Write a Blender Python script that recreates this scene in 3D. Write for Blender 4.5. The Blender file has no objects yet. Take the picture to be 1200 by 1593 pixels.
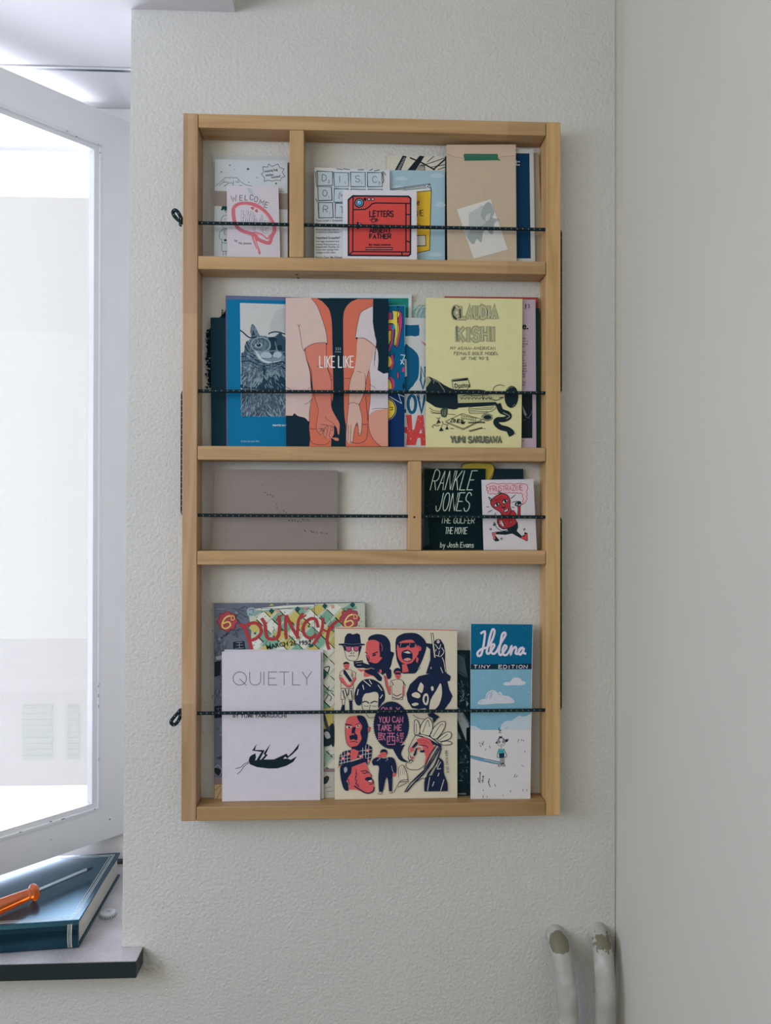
import bpy, bmesh, math, random
import numpy as np
from mathutils import Vector, Matrix, noise as mnoise

random.seed(7)
scene = bpy.context.scene
COL = scene.collection

# ------------------------------------------------------------------ camera
CAM = np.array([0.2348, -1.1106, 0.4224])
YAW, PITCH, ROLL, FOC = 0.0440, 0.0050, 0.0016, 1194.69
_R1 = np.array([[math.cos(YAW), -math.sin(YAW), 0], [math.sin(YAW), math.cos(YAW), 0], [0, 0, 1]])
_R2 = np.array([[1, 0, 0], [0, math.cos(PITCH), math.sin(PITCH)], [0, -math.sin(PITCH), math.cos(PITCH)]])
_M = _R2 @ _R1
cam_data = bpy.data.cameras.new('camera')
cam = bpy.data.objects.new('camera', cam_data)
COL.objects.link(cam)
scene.camera = cam
right = math.cos(ROLL) * _M[0] + math.sin(ROLL) * _M[2]
up = -math.sin(ROLL) * _M[0] + math.cos(ROLL) * _M[2]
fwd = _M[1]
mw = Matrix.Identity(4)
for i in range(3):
    mw[i][0], mw[i][1], mw[i][2], mw[i][3] = right[i], up[i], -fwd[i], CAM[i]
cam.matrix_world = mw
cam_data.sensor_fit = 'VERTICAL'
cam_data.sensor_height = 32.0
cam_data.lens = 32.0 * FOC / 1593.0
cam_data.clip_start = 0.01
cam_data.clip_end = 200

# ------------------------------------------------------------------ sky, lights, exposure
scene.view_settings.view_transform = 'Standard'
scene.view_settings.look = 'None'
scene.view_settings.exposure = 0.0
scene.view_settings.gamma = 1.0
world = bpy.data.worlds.new('sky')
scene.world = world
world.use_nodes = True
wn = world.node_tree.nodes
bg = wn['Background']
bg.inputs['Color'].default_value = (0.955, 0.955, 0.99, 1)
bg.inputs['Strength'].default_value = 0.94

def area_light(name, loc, target, sx, sy, power, color):
    l = bpy.data.lights.new(name, 'AREA')
    l.shape = 'RECTANGLE'; l.size = sx; l.size_y = sy
    l.energy = power; l.color = color
    o = bpy.data.objects.new(name, l); COL.objects.link(o)
    o.location = loc
    o.rotation_euler = (Vector(target) - Vector(loc)).to_track_quat('-Z', 'Y').to_euler()
    return o
# daylight from the window the rack hangs beside (the opening runs on to the left of the picture)
area_light('window_daylight', (-1.0, 1.7, 0.15), (-0.6, -1.2, 0.75), 3.2, 2.0, 285.0, (0.84, 0.86, 1.0))
# added fill lights with no real source: bluish from the left, warm from behind
area_light('side_fill', (-1.25, -1.0, 0.70), (-0.1, 0.2, 0.25), 0.8, 0.8, 13.5, (0.66, 0.75, 1.0))
area_light('back_fill', (-1.35, -2.6, 0.9), (0.25, 0.0, 0.20), 1.6, 0.8, 17.0, (1.0, 0.955, 0.76))

# ------------------------------------------------------------------ helpers
def ray(u, v):
    a, b = u - 600.0, v - 796.5
    uu = math.cos(ROLL) * a + math.sin(ROLL) * b
    vv = -math.sin(ROLL) * a + math.cos(ROLL) * b
    return _M.T @ np.array([uu / FOC, 1.0, -vv / FOC])

def on(u, v, axis, val):
    """point of the plane axis = val that a measured pixel of the photograph shows"""
    d = ray(u, v); t = (val - CAM[axis]) / d[axis]
    return CAM + t * d

KILL = 0.66
def s2l(c):
    return c / 12.92 if c <= 0.04045 else ((c + 0.055) / 1.055) ** 2.4
def hexlin(h, k=1.0):
    h = h.lstrip('#')
    return tuple(min(0.9, s2l(int(h[i:i + 2], 16) / 255) / k) for i in (0, 2, 4))

MATS = {}
def base_mat(name):
    m = bpy.data.materials.new(name); m.use_nodes = True
    nt = m.node_tree; b = nt.nodes['Principled BSDF']
    return m, nt, b
def ink(h, rough=0.6, spec=0.10, var=0.06, scale=70.0, k=None, bump=0.0):
    """plain printed / painted colour with a faint procedural mottling"""
    key = (h, rough, spec, var, scale, k, bump)
    if key in MATS: return MATS[key]
    m, nt, b = base_mat('colour_' + h)
    col = hexlin(h, KILL if k is None else k)
    tc = nt.nodes.new('ShaderNodeTexCoord')
    nz = nt.nodes.new('ShaderNodeTexNoise'); nz.inputs['Scale'].default_value = scale; nz.inputs['Detail'].default_value = 4
    nt.links.new(tc.outputs['Object'], nz.inputs['Vector'])
    mx = nt.nodes.new('ShaderNodeMix'); mx.data_type = 'RGBA'
    mx.inputs[6].default_value = tuple(c * (1 - var) for c in col) + (1,)
    mx.inputs[7].default_value = tuple(min(0.92, c * (1 + var)) for c in col) + (1,)
    nt.links.new(nz.outputs['Fac'], mx.inputs[0])
    nt.links.new(mx.outputs[2], b.inputs['Base Color'])
    b.inputs['Roughness'].default_value = rough
    b.inputs['Specular IOR Level'].default_value = spec
    if bump:
        bp = nt.nodes.new('ShaderNodeBump'); bp.inputs['Strength'].default_value = bump; bp.inputs['Distance'].default_value = 0.001
        nt.links.new(nz.outputs['Fac'], bp.inputs['Height']); nt.links.new(bp.outputs['Normal'], b.inputs['Normal'])
    MATS[key] = m
    return m

def ramp(nt, fac, stops):
    r = nt.nodes.new('ShaderNodeValToRGB')
    while len(r.color_ramp.elements) < len(stops): r.color_ramp.elements.new(0.5)
    for e, (p, c) in zip(r.color_ramp.elements, stops):
        e.position = p; e.color = tuple(c) + (1,) if len(c) == 3 else c
    nt.links.new(fac, r.inputs['Fac'])
    return r.outputs['Color']

def plaster(name, col, scale, strength, dist, var=0.03):
    m, nt, b = base_mat(name)
    tc = nt.nodes.new('ShaderNodeTexCoord')
    n1 = nt.nodes.new('ShaderNodeTexNoise'); n1.inputs['Scale'].default_value = scale; n1.inputs['Detail'].default_value = 5
    n1.inputs['Roughness'].default_value = 0.55
    n2 = nt.nodes.new('ShaderNodeTexNoise'); n2.inputs['Scale'].default_value = 3.0; n2.inputs['Detail'].default_value = 3
    for n in (n1, n2): nt.links.new(tc.outputs['Object'], n.inputs['Vector'])
    c = ramp(nt, n2.outputs['Fac'], [(0.3, [x * (1 - var) for x in col]), (0.7, [x * (1 + var) for x in col])])
    nt.links.new(c, b.inputs['Base Color'])
    bp = nt.nodes.new('ShaderNodeBump'); bp.inputs['Strength'].default_value = strength; bp.inputs['Distance'].default_value = dist
    nt.links.new(n1.outputs['Fac'], bp.inputs['Height']); nt.links.new(bp.outputs['Normal'], b.inputs['Normal'])
    b.inputs['Roughness'].default_value = 0.85; b.inputs['Specular IOR Level'].default_value = 0.15
    return m

def wood(name, axis, light, mid, dark, seed=0.0):
    """oiled hardwood, grain and glued lamella joints running along the given axis"""
    m, nt, b = base_mat(name)
    tc = nt.nodes.new('ShaderNodeTexCoord')
    mp = nt.nodes.new('ShaderNodeMapping')
    sc = [55.0, 55.0, 55.0]; sc[axis] = 3.2
    mp.inputs['Scale'].default_value = sc
    mp.inputs['Location'].default_value = (seed, seed * 1.7, seed * 0.6)
    nt.links.new(tc.outputs['Object'], mp.inputs['Vector'])
    n1 = nt.nodes.new('ShaderNodeTexNoise'); n1.inputs['Scale'].default_value = 1.0; n1.inputs['Detail'].default_value = 6
    n1.inputs['Distortion'].default_value = 1.2
    nt.links.new(mp.outputs['Vector'], n1.inputs['Vector'])
    c = ramp(nt, n1.outputs['Fac'], [(0.28, dark), (0.5, mid), (0.72, light)])
    # lamella pieces: random tint per length of stock
    sep = nt.nodes.new('ShaderNodeSeparateXYZ'); nt.links.new(tc.outputs['Object'], sep.inputs['Vector'])
    dv = nt.nodes.new('ShaderNodeMath'); dv.operation = 'MULTIPLY_ADD'
    dv.inputs[1].default_value = 1 / 0.27; dv.inputs[2].default_value = seed
    nt.links.new(sep.outputs[axis], dv.inputs[0])
    fl = nt.nodes.new('ShaderNodeMath'); fl.operation = 'FLOOR'; nt.links.new(dv.outputs[0], fl.inputs[0])
    wnz = nt.nodes.new('ShaderNodeTexWhiteNoise'); wnz.noise_dimensions = '1D'; nt.links.new(fl.outputs[0], wnz.inputs['W'])
    mr = nt.nodes.new('ShaderNodeMapRange'); mr.inputs['To Min'].default_value = 0.90; mr.inputs['To Max'].default_value = 1.07
    nt.links.new(wnz.outputs['Value'], mr.inputs['Value'])
    mul = nt.nodes.new('ShaderNodeMix'); mul.data_type = 'RGBA'; mul.blend_type = 'MULTIPLY'; mul.inputs[0].default_value = 0.94
    nt.links.new(c, mul.inputs[6]); nt.links.new(mr.outputs['Result'], mul.inputs[7])
    nt.links.new(mul.outputs[2], b.inputs['Base Color'])
    bp = nt.nodes.new('ShaderNodeBump'); bp.inputs['Strength'].default_value = 0.12; bp.inputs['Distance'].default_value = 0.0006
    nt.links.new(n1.outputs['Fac'], bp.inputs['Height']); nt.links.new(bp.outputs['Normal'], b.inputs['Normal'])
    b.inputs['Roughness'].default_value = 0.5; b.inputs['Specular IOR Level'].default_value = 0.3
    return m

# --- mesh helpers
def mi(slots, mat):
    if mat not in slots: slots.append(mat)
    return slots.index(mat)

class MB:
    """collects geometry for ONE mesh object"""
    def __init__(self): self.v = []; self.f = []; self.m = []; self.slots = []; self.sm = []
    def add(self, vs, fs, mat, smooth=False):
        o = len(self.v); k = mi(self.slots, mat)
        self.v += [tuple(float(c) for c in p) for p in vs]
        for f in fs: self.f.append([o + i for i in f]); self.m.append(k); self.sm.append(smooth)
    def box(self, a, b, mat):
        x0, y0, z0 = a; x1, y1, z1 = b
        self.add([(x0, y0, z0), (x1, y0, z0), (x1, y1, z0), (x0, y1, z0), (x0, y0, z1), (x1, y0, z1), (x1, y1, z1), (x0, y1, z1)],
                 [(0, 3, 2, 1), (4, 5, 6, 7), (0, 1, 5, 4), (1, 2, 6, 5), (2, 3, 7, 6), (3, 0, 4, 7)], mat)
    def bevbox(self, a, b, mat, r=0.0012):
        bm = bmesh.new()
        bmesh.ops.create_cube(bm, size=1.0)
        for v in bm.verts:
            v.co = Vector([(a[i] + b[i]) / 2 + v.co[i] * (b[i] - a[i]) for i in range(3)])
        bmesh.ops.bevel(bm, geom=bm.edges[:], offset=r, segments=2, profile=0.5, affect='EDGES')
        bm.verts.index_update()
        self.add([v.co[:] for v in bm.verts], [[v.index for v in f.verts] for f in bm.faces], mat)
        bm.free()
    def prism(self, front, back, mat):
        """front/back: matching corner loops"""
        n = len(front)
        self.add(list(front) + list(back),
                 [list(range(n)), list(range(2 * n - 1, n - 1, -1))] + [(i, n + i, n + (i + 1) % n, (i + 1) % n) for i in range(n)], mat)
    def tube(self, pts, r, mat, n=10, caps=True):
        pts = [Vector(p) for p in pts]; rs = r if hasattr(r, '__len__') else [r] * len(pts)
        t0 = (pts[1] - pts[0]).normalized()
        ref = Vector((0, 0, 1)) if abs(t0.z) < 0.9 else Vector((0, 1, 0))
        nrm = t0.cross(ref).normalized(); rings = []
        for i, p in enumerate(pts):
            t = (pts[min(i + 1, len(pts) - 1)] - pts[max(i - 1, 0)]).normalized()
            nrm = (nrm - t * nrm.dot(t)).normalized(); bn = t.cross(nrm)
            rings.append([p + (nrm * math.cos(2 * math.pi * k / n) + bn * math.sin(2 * math.pi * k / n)) * rs[i] for k in range(n)])
        vs = [v for ring in rings for v in ring]
        fs = [(i * n + k, i * n + (k + 1) % n, (i + 1) * n + (k + 1) % n, (i + 1) * n + k) for i in range(len(pts) - 1) for k in range(n)]
        self.add(vs, fs, mat, True)
        if caps:
            self.add(rings[0], [list(range(n - 1, -1, -1))], mat); self.add(rings[-1], [list(range(n))], mat)
    def lathe(self, origin, axis, prof, mat, n=32, flute=None):
        """prof: (distance along axis, radius); flute(k/n, s) scales the radius"""
        o = Vector(origin); ax = Vector(axis).normalized()
        ref = Vector((0, 0, 1)) if abs(ax.z) < 0.9 else Vector((1, 0, 0))
        a = ax.cross(ref).normalized(); b_ = ax.cross(a)
        vs = []
        for j, (s, r) in enumerate(prof):
            for k in range(n):
                th = 2 * math.pi * k / n
                rr = r * (flute(th, j) if flute else 1)
                vs.append(o + ax * s + (a * math.cos(th) + b_ * math.sin(th)) * rr)
        fs = [(j * n + k, j * n + (k + 1) % n, (j + 1) * n + (k + 1) % n, (j + 1) * n + k) for j in range(len(prof) - 1) for k in range(n)]
        self.add(vs, fs, mat, True)
        self.add(vs[:n], [list(range(n - 1, -1, -1))], mat); self.add(vs[-n:], [list(range(n))], mat)
    def build(self, name, parent=None, origin=None):
        me = bpy.data.meshes.new(name)
        o = bpy.data.objects.new(name, me); COL.objects.link(o)
        off = Vector((0, 0, 0))
        if parent is not None:
            off = Vector(parent.location) if parent.parent is None else Vector(parent.location) + Vector(parent.parent.location)
            o.parent = parent
        elif origin is not None:
            off = Vector(origin); o.location = off
        me.from_pydata([(p[0] - off.x, p[1] - off.y, p[2] - off.z) for p in self.v], [], self.f)
        for s in self.slots: me.materials.append(s)
        me.polygons.foreach_set('material_index', self.m)
        me.polygons.foreach_set('use_smooth', self.sm)
        me.update()
        return o

def tag(o, label, cat, group=None):
    o['label'] = label; o['category'] = cat
    if group: o['group'] = group
    return o
def empty(name, loc, label, cat, group=None):
    o = bpy.data.objects.new(name, None); COL.objects.link(o)
    o.location = loc; o.empty_display_size = 0.02
    return tag(o, label, cat, group)
def struct(o):
    o['kind'] = 'structure'; return o

# ------------------------------------------------------------------ the setting
W_, H_, D_ = 0.53, 0.9809, 0.0369            # rack: outer width, height, depth
SILL, SOFF = -0.191, 1.149
M_WALL = plaster('rough_plaster', (0.70, 0.70, 0.675), 200.0, 0.7, 0.0030)
M_WALLS = plaster('smooth_plaster', (0.69, 0.678, 0.615), 90.0, 0.12, 0.001)
M_FAR = plaster('tinted_plaster', (0.34, 0.33, 0.29), 90.0, 0.12, 0.001)
M_REV = plaster('painted_reveal', (0.74, 0.735, 0.75), 60.0, 0.08, 0.001)
M_GLOSS = ink('#dcdcde', 0.35, 0.4, 0.03, 25.0, k=1.0)
M_FRAME = ink('#e3e3e4', 0.45, 0.35, 0.03, 20.0, k=1.0)
def cx(z): return -0.0905 + (z + 0.191) * (0.0088 / 1.34)      # leaning edge of the window reveal
def rx(z): return 0.6208 + (z + 0.32) * (0.0142 / 1.5026)      # leaning corner with the right wall
def gx(z): return min(rx(z), 0.6206)                           # a shallow groove runs up the corner
FLOOR_Z, CEIL_Z = -1.05, 1.62
YB = 0.36
m = MB()
def wallpiece(l0, l1, z0, z1):
    m.prism([(l0(z0), 0, z0), (l1(z0), 0, z0), (l1(z1), 0, z1), (l0(z1), 0, z1)],
            [(l0(z0), YB, z0), (l1(z0), YB, z0), (l1(z1), YB, z1), (l0(z1), YB, z1)], M_WALL)
LX = lambda z: -2.4
WL = lambda z: -1.75
wallpiece(cx, gx, SILL - 0.024, SOFF)
wallpiece(LX, gx, SOFF, CEIL_Z)
wallpiece(LX, gx, FLOOR_Z, SILL - 0.024)
m.prism([(0.62, 0.0020, SILL), (rx(SILL), 0.0020, SILL), (rx(CEIL_Z), 0.0020, CEIL_Z), (0.62, 0.0020, CEIL_Z)],
        [(0.62, YB, SILL), (rx(SILL), YB, SILL), (rx(CEIL_Z), YB, CEIL_Z), (0.62, YB, CEIL_Z)], M_WALLS)
wallpiece(LX, WL, SILL - 0.024, SOFF)
struct(m.build('wall_back'))
m = MB()
ya, yb = -0.03, -3.0
def rwall(off, y0, y1, mat):
    m.prism([(rx(FLOOR_Z) + off, y0, FLOOR_Z), (rx(FLOOR_Z) + off, y1, FLOOR_Z), (rx(CEIL_Z) + off, y1, CEIL_Z), (rx(CEIL_Z) + off, y0, CEIL_Z)],
            [(0.85, y0, FLOOR_Z), (0.85, y1, FLOOR_Z), (0.85, y1, CEIL_Z), (0.85, y0, CEIL_Z)], mat)
rwall(0.0, YB, ya, M_WALLS)
rwall(-0.0025, ya, yb, M_WALLS)
struct(m.build('wall_right'))
m = MB(); m.box((-2.4, -3.0, FLOOR_Z - 0.05), (0.85, YB, FLOOR_Z), ink('#4a3a2e', 0.5, 0.3, 0.15, 8.0, k=1.0)); struct(m.build('floor'))
m = MB(); m.box((-2.4, -3.0, CEIL_Z), (0.85, YB, CEIL_Z + 0.05), M_WALLS); struct(m.build('ceiling'))
m = MB(); m.box((-2.45, -3.0, FLOOR_Z), (-2.4, YB, CEIL_Z), M_FAR); struct(m.build('wall_left'))
m = MB(); m.box((-2.4, -3.05, FLOOR_Z), (0.85, -3.0, CEIL_Z), M_FAR); struct(m.build('wall_front'))

# curtain box above the window, its end standing over the wall beside the rack
m = MB(); m.box((-2.35, -0.115, SOFF - 0.002), (0.0655, 0.0, SOFF + 0.10), M_REV); struct(m.build('trim_1'))
# smooth painted lining of the recess with a metal curtain track let into it
m = MB()
m.box((-1.75, 0.0, SOFF - 0.002), (cx(SOFF) - 0.0005, 0.145, SOFF), M_REV)
m.box((-1.75, 0.158, SOFF - 0.002), (cx(SOFF) - 0.0005, 0.30, SOFF), M_REV)
struct(m.build('trim_2'))
m = MB()
m.box((-1.74, 0.1475, SOFF - 0.0035), (cx(SOFF) - 0.001, 0.1505, SOFF), ink('#e2e4e8', 0.3, 0.5, k=1.0))
m.box((-1.74, 0.1505, SOFF - 0.0030), (cx(SOFF) - 0.001, 0.1575, SOFF), ink('#2c4450', 0.35, 0.5, k=1.0))
struct(m.build('trim_3'))

# window: fixed frame, inward-opened casement, stone sill
win = bpy.data.objects.new('window_1', None); COL.objects.link(win); win.location = (-0.9, 0.3, SILL); struct(win)
m = MB()
FY0, FY1 = 0.272, 0.335
m.bevbox((-1.74, FY0, 1.122), (-0.088, FY1, SOFF - 0.0022), M_FRAME, 0.0015)          # head
m.bevbox((-1.74, FY0, SILL + 0.001), (-0.092, FY1, -0.1385), M_FRAME, 0.0015)            # bottom rail
m.bevbox((-0.152, FY0, -0.146), (-0.092, FY1, 1.122), M_FRAME, 0.0015)                   # hinge jamb
m.bevbox((-1.74, FY0, -0.146), (-1.68, FY1, 1.122), M_FRAME, 0.0015)
m.bevbox((-0.95, FY0, -0.146), (-0.90, FY1, 1.122), M_FRAME, 0.0015)
m.build('fixed_frame', win)
m = MB()
m.box((-1.74, FY1, 1.128), (-0.09, 0.62, 1.20), M_FRAME)
m.box((-1.74, 0.40, 1.098), (-0.09, 0.44, 1.128), M_FRAME)
m.box((-1.74, FY1, -0.24), (-0.09, 0.62, -0.175), M_FRAME)
m.build('outer_reveal', win)
# casement, hinge line at its right edge
S0 = np.array([-0.1585, 0.2715]); SDIR = np.array([-0.686, -0.728]); SN = np.array([0.728, -0.686])
SW = 0.60
def sp(s, n, z): q = S0 + SDIR * s + SN * n; return (q[0], q[1], z)
def sbar(mb, s0, s1, z0, z1, n0, n1, mat):
    mb.add([sp(s0, n1, z0), sp(s1, n1, z0), sp(s1, n0, z0), sp(s0, n0, z0), sp(s0, n1, z1), sp(s1, n1, z1), sp(s1, n0, z1), sp(s0, n0, z1)],
           [(0, 1, 2, 3), (4, 7, 6, 5), (0, 4, 5, 1), (1, 5, 6, 2), (2, 6, 7, 3), (3, 7, 4, 0)], mat)
ZB0, ZB1, ZT1, ZT0 = -0.1375, -0.0835, 1.0635, 1.1205
ST = 0.0545
m = MB()
sbar(m, 0, ST, ZB0, ZT0, -0.04, 0, M_FRAME)
sbar(m, SW - ST, SW, ZB0, ZT0, -0.04, 0, M_FRAME)
sbar(m, ST, SW - ST, ZB0, ZB1, -0.04, 0, M_FRAME)
sbar(m, ST, SW - ST, ZT1, ZT0, -0.04, 0, M_FRAME)
sash = m.build('sash_frame', win)
m = MB()                                                    # stepped glazing bead, set back from the face
for (a, n0, n1, mm) in ((0.0, -0.012, 0.0012, M_GLOSS), (0.0045, -0.022, -0.0045, M_GLOSS)):
    wdt = 0.0045 if a == 0 else 0.0085
    s0, s1, z0, z1 = ST + a, SW - ST - a, ZB1 + a, ZT1 - a
    sbar(m, s0, s0 + wdt, z0, z1, n0, n1, mm); sbar(m, s1 - wdt, s1, z0, z1, n0, n1, mm)
    sbar(m, s0 + wdt, s1 - wdt, z0, z0 + wdt, n0, n1, mm); sbar(m, s0 + wdt, s1 - wdt, z1 - wdt, z1, n0, n1, mm)
random.seed(5)
MCH = ink('#5d666c', 0.8, 0.05, k=1.0)
for k in range(26):                                         # flaked paint along the bead
    if k < 16: s_ = ST + random.uniform(0.006, 0.28); z_ = (ZB1 + 0.0045 if k < 9 else ZT1 - 0.0045) + random.uniform(-0.0012, 0.0012); l, h = random.uniform(0.001, 0.006), random.uniform(0.0004, 0.0010)
    else: s_ = ST + 0.0042 + random.uniform(-0.001, 0.0008); z_ = random.uniform(-0.07, 0.14) if k < 22 else random.uniform(1.03, 1.058); l, h = random.uniform(0.0004, 0.0009), random.uniform(0.001, 0.006)
    sbar(m, s_, s_ + l, z_, z_ + h, 0.0, 0.00145, MCH)
m.build('glazing_bead', win)
m = MB()
for (s_, z_, r_) in ((0.036, -0.106, 0.0022), (0.140, -0.108, 0.0014)): sbar(m, s_, s_ + r_, z_, z_ + r_, -0.001, 0.0003, MCH)
m.build('screw_heads', win)
mg, nt, b = base_mat('window_glass')
for n in list(nt.nodes):
    if n.type != 'OUTPUT_MATERIAL': nt.nodes.remove(n)
tr = nt.nodes.new('ShaderNodeBsdfTransparent'); tr.inputs['Color'].default_value = (0.97, 0.98, 0.98, 1)
gl = nt.nodes.new('ShaderNodeBsdfGlossy'); gl.inputs['Roughness'].default_value = 0.02
ms = nt.nodes.new('ShaderNodeMixShader'); ms.inputs[0].default_value = 0.07
nt.links.new(tr.outputs[0], ms.inputs[1]); nt.links.new(gl.outputs[0], ms.inputs[2])
nt.links.new(ms.outputs[0], nt.nodes['Material Output'].inputs['Surface'])
m = MB(); sbar(m, ST + 0.006, SW - ST - 0.006, ZB1 + 0.006, ZT1 - 0.006, -0.020, -0.016, mg); m.build('pane', win)

# stone sill: dark polished slab, dusty on top
ms_, nt, b = base_mat('dusty_stone')
tc = nt.nodes.new('ShaderNodeTexCoord')
n1 = nt.nodes.new('ShaderNodeTexNoise'); n1.inputs['Scale'].default_value = 14; n1.inputs['Detail'].default_value = 8
n2 = nt.nodes.new('ShaderNodeTexNoise'); n2.inputs['Scale'].default_value = 420; n2.inputs['Detail'].default_value = 2
for n in (n1, n2): nt.links.new(tc.outputs['Object'], n.inputs['Vector'])
geo = nt.nodes.new('ShaderNodeNewGeometry'); sx = nt.nodes.new('ShaderNodeSeparateXYZ'); nt.links.new(geo.outputs['Normal'], sx.inputs[0])
mu = nt.nodes.new('ShaderNodeMath'); mu.operation = 'MULTIPLY'; nt.links.new(n1.outputs['Fac'], mu.inputs[0]); mu.inputs[1].default_value = 0.94
ad = nt.nodes.new('ShaderNodeMath'); ad.operation = 'MULTIPLY_ADD'; nt.links.new(n2.outputs['Fac'], ad.inputs[0]); ad.inputs[1].default_value = 0.5
nt.links.new(mu.outputs[0], ad.inputs[2])
upz = nt.nodes.new('ShaderNodeMath'); upz.operation = 'MULTIPLY'; upz.use_clamp = True          # dust settles on the level top only
nt.links.new(ad.outputs[0], upz.inputs[0]); nt.links.new(sx.outputs[2], upz.inputs[1])
c = ramp(nt, upz.outputs[0], [(0.05, (0.020, 0.034, 0.036)), (0.45, (0.29, 0.28, 0.29)), (0.9, (0.56, 0.54, 0.56))])
nt.links.new(c, b.inputs['Base Color']); b.inputs['Roughness'].default_value = 0.42; b.inputs['Specular IOR Level'].default_value = 0.5
m = MB(); m.bevbox((-2.30, -0.036, SILL - 0.024), (-0.0605, -0.0003, SILL), ms_, 0.0012)
m.box((-1.75, -0.0015, SILL - 0.024), (cx(SILL) - 0.0006, FY1, SILL), ms_)
m.bevbox((-1.74, 0.262, SILL + 0.0004), (-0.094, 0.2715, SILL + 0.006), ink('#4a5054', 0.5, k=1.0), 0.001)
m.build('sill', win)

# heating pipes coming out of the wall and running down to the floor
def pipe_mat(name, patch_xyz, patch_r, speck):
    mt, nt, b = base_mat(name)
    geo = nt.nodes.new('ShaderNodeNewGeometry')
    n1 = nt.nodes.new('ShaderNodeTexNoise'); n1.inputs['Scale'].default_value = 160; n1.inputs['Detail'].default_value = 6
    n2 = nt.nodes.new('ShaderNodeTexNoise'); n2.inputs['Scale'].default_value = 40; n2.inputs['Detail'].default_value = 4
    for n in (n1, n2): nt.links.new(geo.outputs['Position'], n.inputs['Vector'])
    c0 = ramp(nt, n2.outputs['Fac'], [(0.35, (0.42, 0.43, 0.39)), (0.55, (0.50, 0.50, 0.46)), (0.72, (0.64, 0.62, 0.60))])
    d = nt.nodes.new('ShaderNodeVectorMath'); d.operation = 'DISTANCE'
    nt.links.new(geo.outputs['Position'], d.inputs[0]); d.inputs[1].default_value = patch_xyz
    q = nt.nodes.new('ShaderNodeMath'); q.operation = 'DIVIDE'; nt.links.new(d.outputs['Value'], q.inputs[0]); q.inputs[1].default_value = patch_r
    r = nt.nodes.new('ShaderNodeMath'); r.operation = 'MULTIPLY_ADD'; nt.links.new(n1.outputs['Fac'], r.inputs[0]); r.inputs[1].default_value = speck
    nt.links.new(q.outputs[0], r.inputs[2])
    th = nt.nodes.new('ShaderNodeMath'); th.operation = 'LESS_THAN'; nt.links.new(r.outputs[0], th.inputs[0]); th.inputs[1].default_value = 1.0 + speck * 0.40
    mx = nt.nodes.new('ShaderNodeMix'); mx.data_type = 'RGBA'; nt.links.new(th.outputs[0], mx.inputs[0]); nt.links.new(c0, mx.inputs[6])
    mx.inputs[7].default_value = (0.20, 0.19, 0.13, 1)
    nt.links.new(mx.outputs[2], b.inputs['Base Color']); b.inputs['Roughness'].default_value = 0.55
    bp = nt.nodes.new('ShaderNodeBump'); bp.inputs['Strength'].default_value = 0.5; bp.inputs['Distance'].default_value = 0.001
    nt.links.new(n2.outputs['Fac'], bp.inputs['Height']); nt.links.new(bp.outputs['Normal'], b.inputs['Normal'])
    return mt
def arc_pipe(x0, x1, z0, yo, r):
    pts = [(x0, 0.03, z0), (x0, -0.004, z0)]
    R = 0.036
    for k in range(1, 10):
        a = k / 9 * math.pi / 2
        f = k / 9
        pts.append((x0 + (x1 - x0) * f, -0.004 - (yo - 0.004) * math.sin(a) , z0 - 0.085 * (1 - math.cos(a))))
    pts.append((x1, -yo, z0 - 0.16)); pts.append((x1 + 0.001, -yo, z0 - 0.5)); pts.append((x1, -yo, FLOOR_Z))
    return pts
for (x0, x1, z0, r, patch, pr, sk, lab) in (
        (0.5315, 0.5385, -0.186, 0.0138, (0.5305, -0.028, -0.182), 0.017, 0.45, 'painted heating pipe with a bare brown peeled patch, further from the corner'),
        (0.5945, 0.5915, -0.184, 0.0140, (0.5940, -0.026, -0.187), 0.016, 1.6, 'painted heating pipe with speckled chipped paint, nearest the room corner')):
    m = MB(); m.tube(arc_pipe(x0, x1, z0, 0.046, r), r, pipe_mat('chipped_pipe_paint', patch, pr, sk), 20)
    tag(m.build('heating_pipe', origin=(x1, -0.046, FLOOR_Z)), lab, 'pipe', 'heating pipes in the corner')

# pale house seen far below, across the street
m = MB()
MH = ink('#f4f1f3', 0.9, 0.1, 0.02, 0.5, k=1.0); MS = ink('#e6eae9', 0.8, 0.1, k=1.0)
by = 16.0
bz = on(60, 1072, 1, by)[2]
m = MB(); bl = on(-260, 1072, 1, by)[0]; br = on(260, 1072, 1, by)[0]
house = empty('house', ((bl + br) / 2, by + 2, -15.0), 'pale house with shuttered windows across the street, seen through the window', 'house')
m.box((bl, by, -15.0), (br, by + 5, bz), MH); m.build('wall', house)
m = MB(); m.box((bl - 0.2, by - 0.25, bz), (br + 0.2, by + 5.2, bz + 0.28), MH); m.build('cornice', house)
for (u0, u1) in ((36, 82), (106, 124), (-50, -8)):
    a = on(u0, 1097, 1, by); c_ = on(u1, 1180, 1, by)
    m = MB(); m.box((a[0], by - 0.05, c_[2]), (c_[0], by + 0.02, a[2]), MS)
    for k in range(9):
        zz = c_[2] + (a[2] - c_[2]) * (k + 0.5) / 9
        m.box((a[0], by - 0.07, zz - 0.03), (c_[0], by - 0.05, zz + 0.02), MS)
    m.build('shutter', house)

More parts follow.
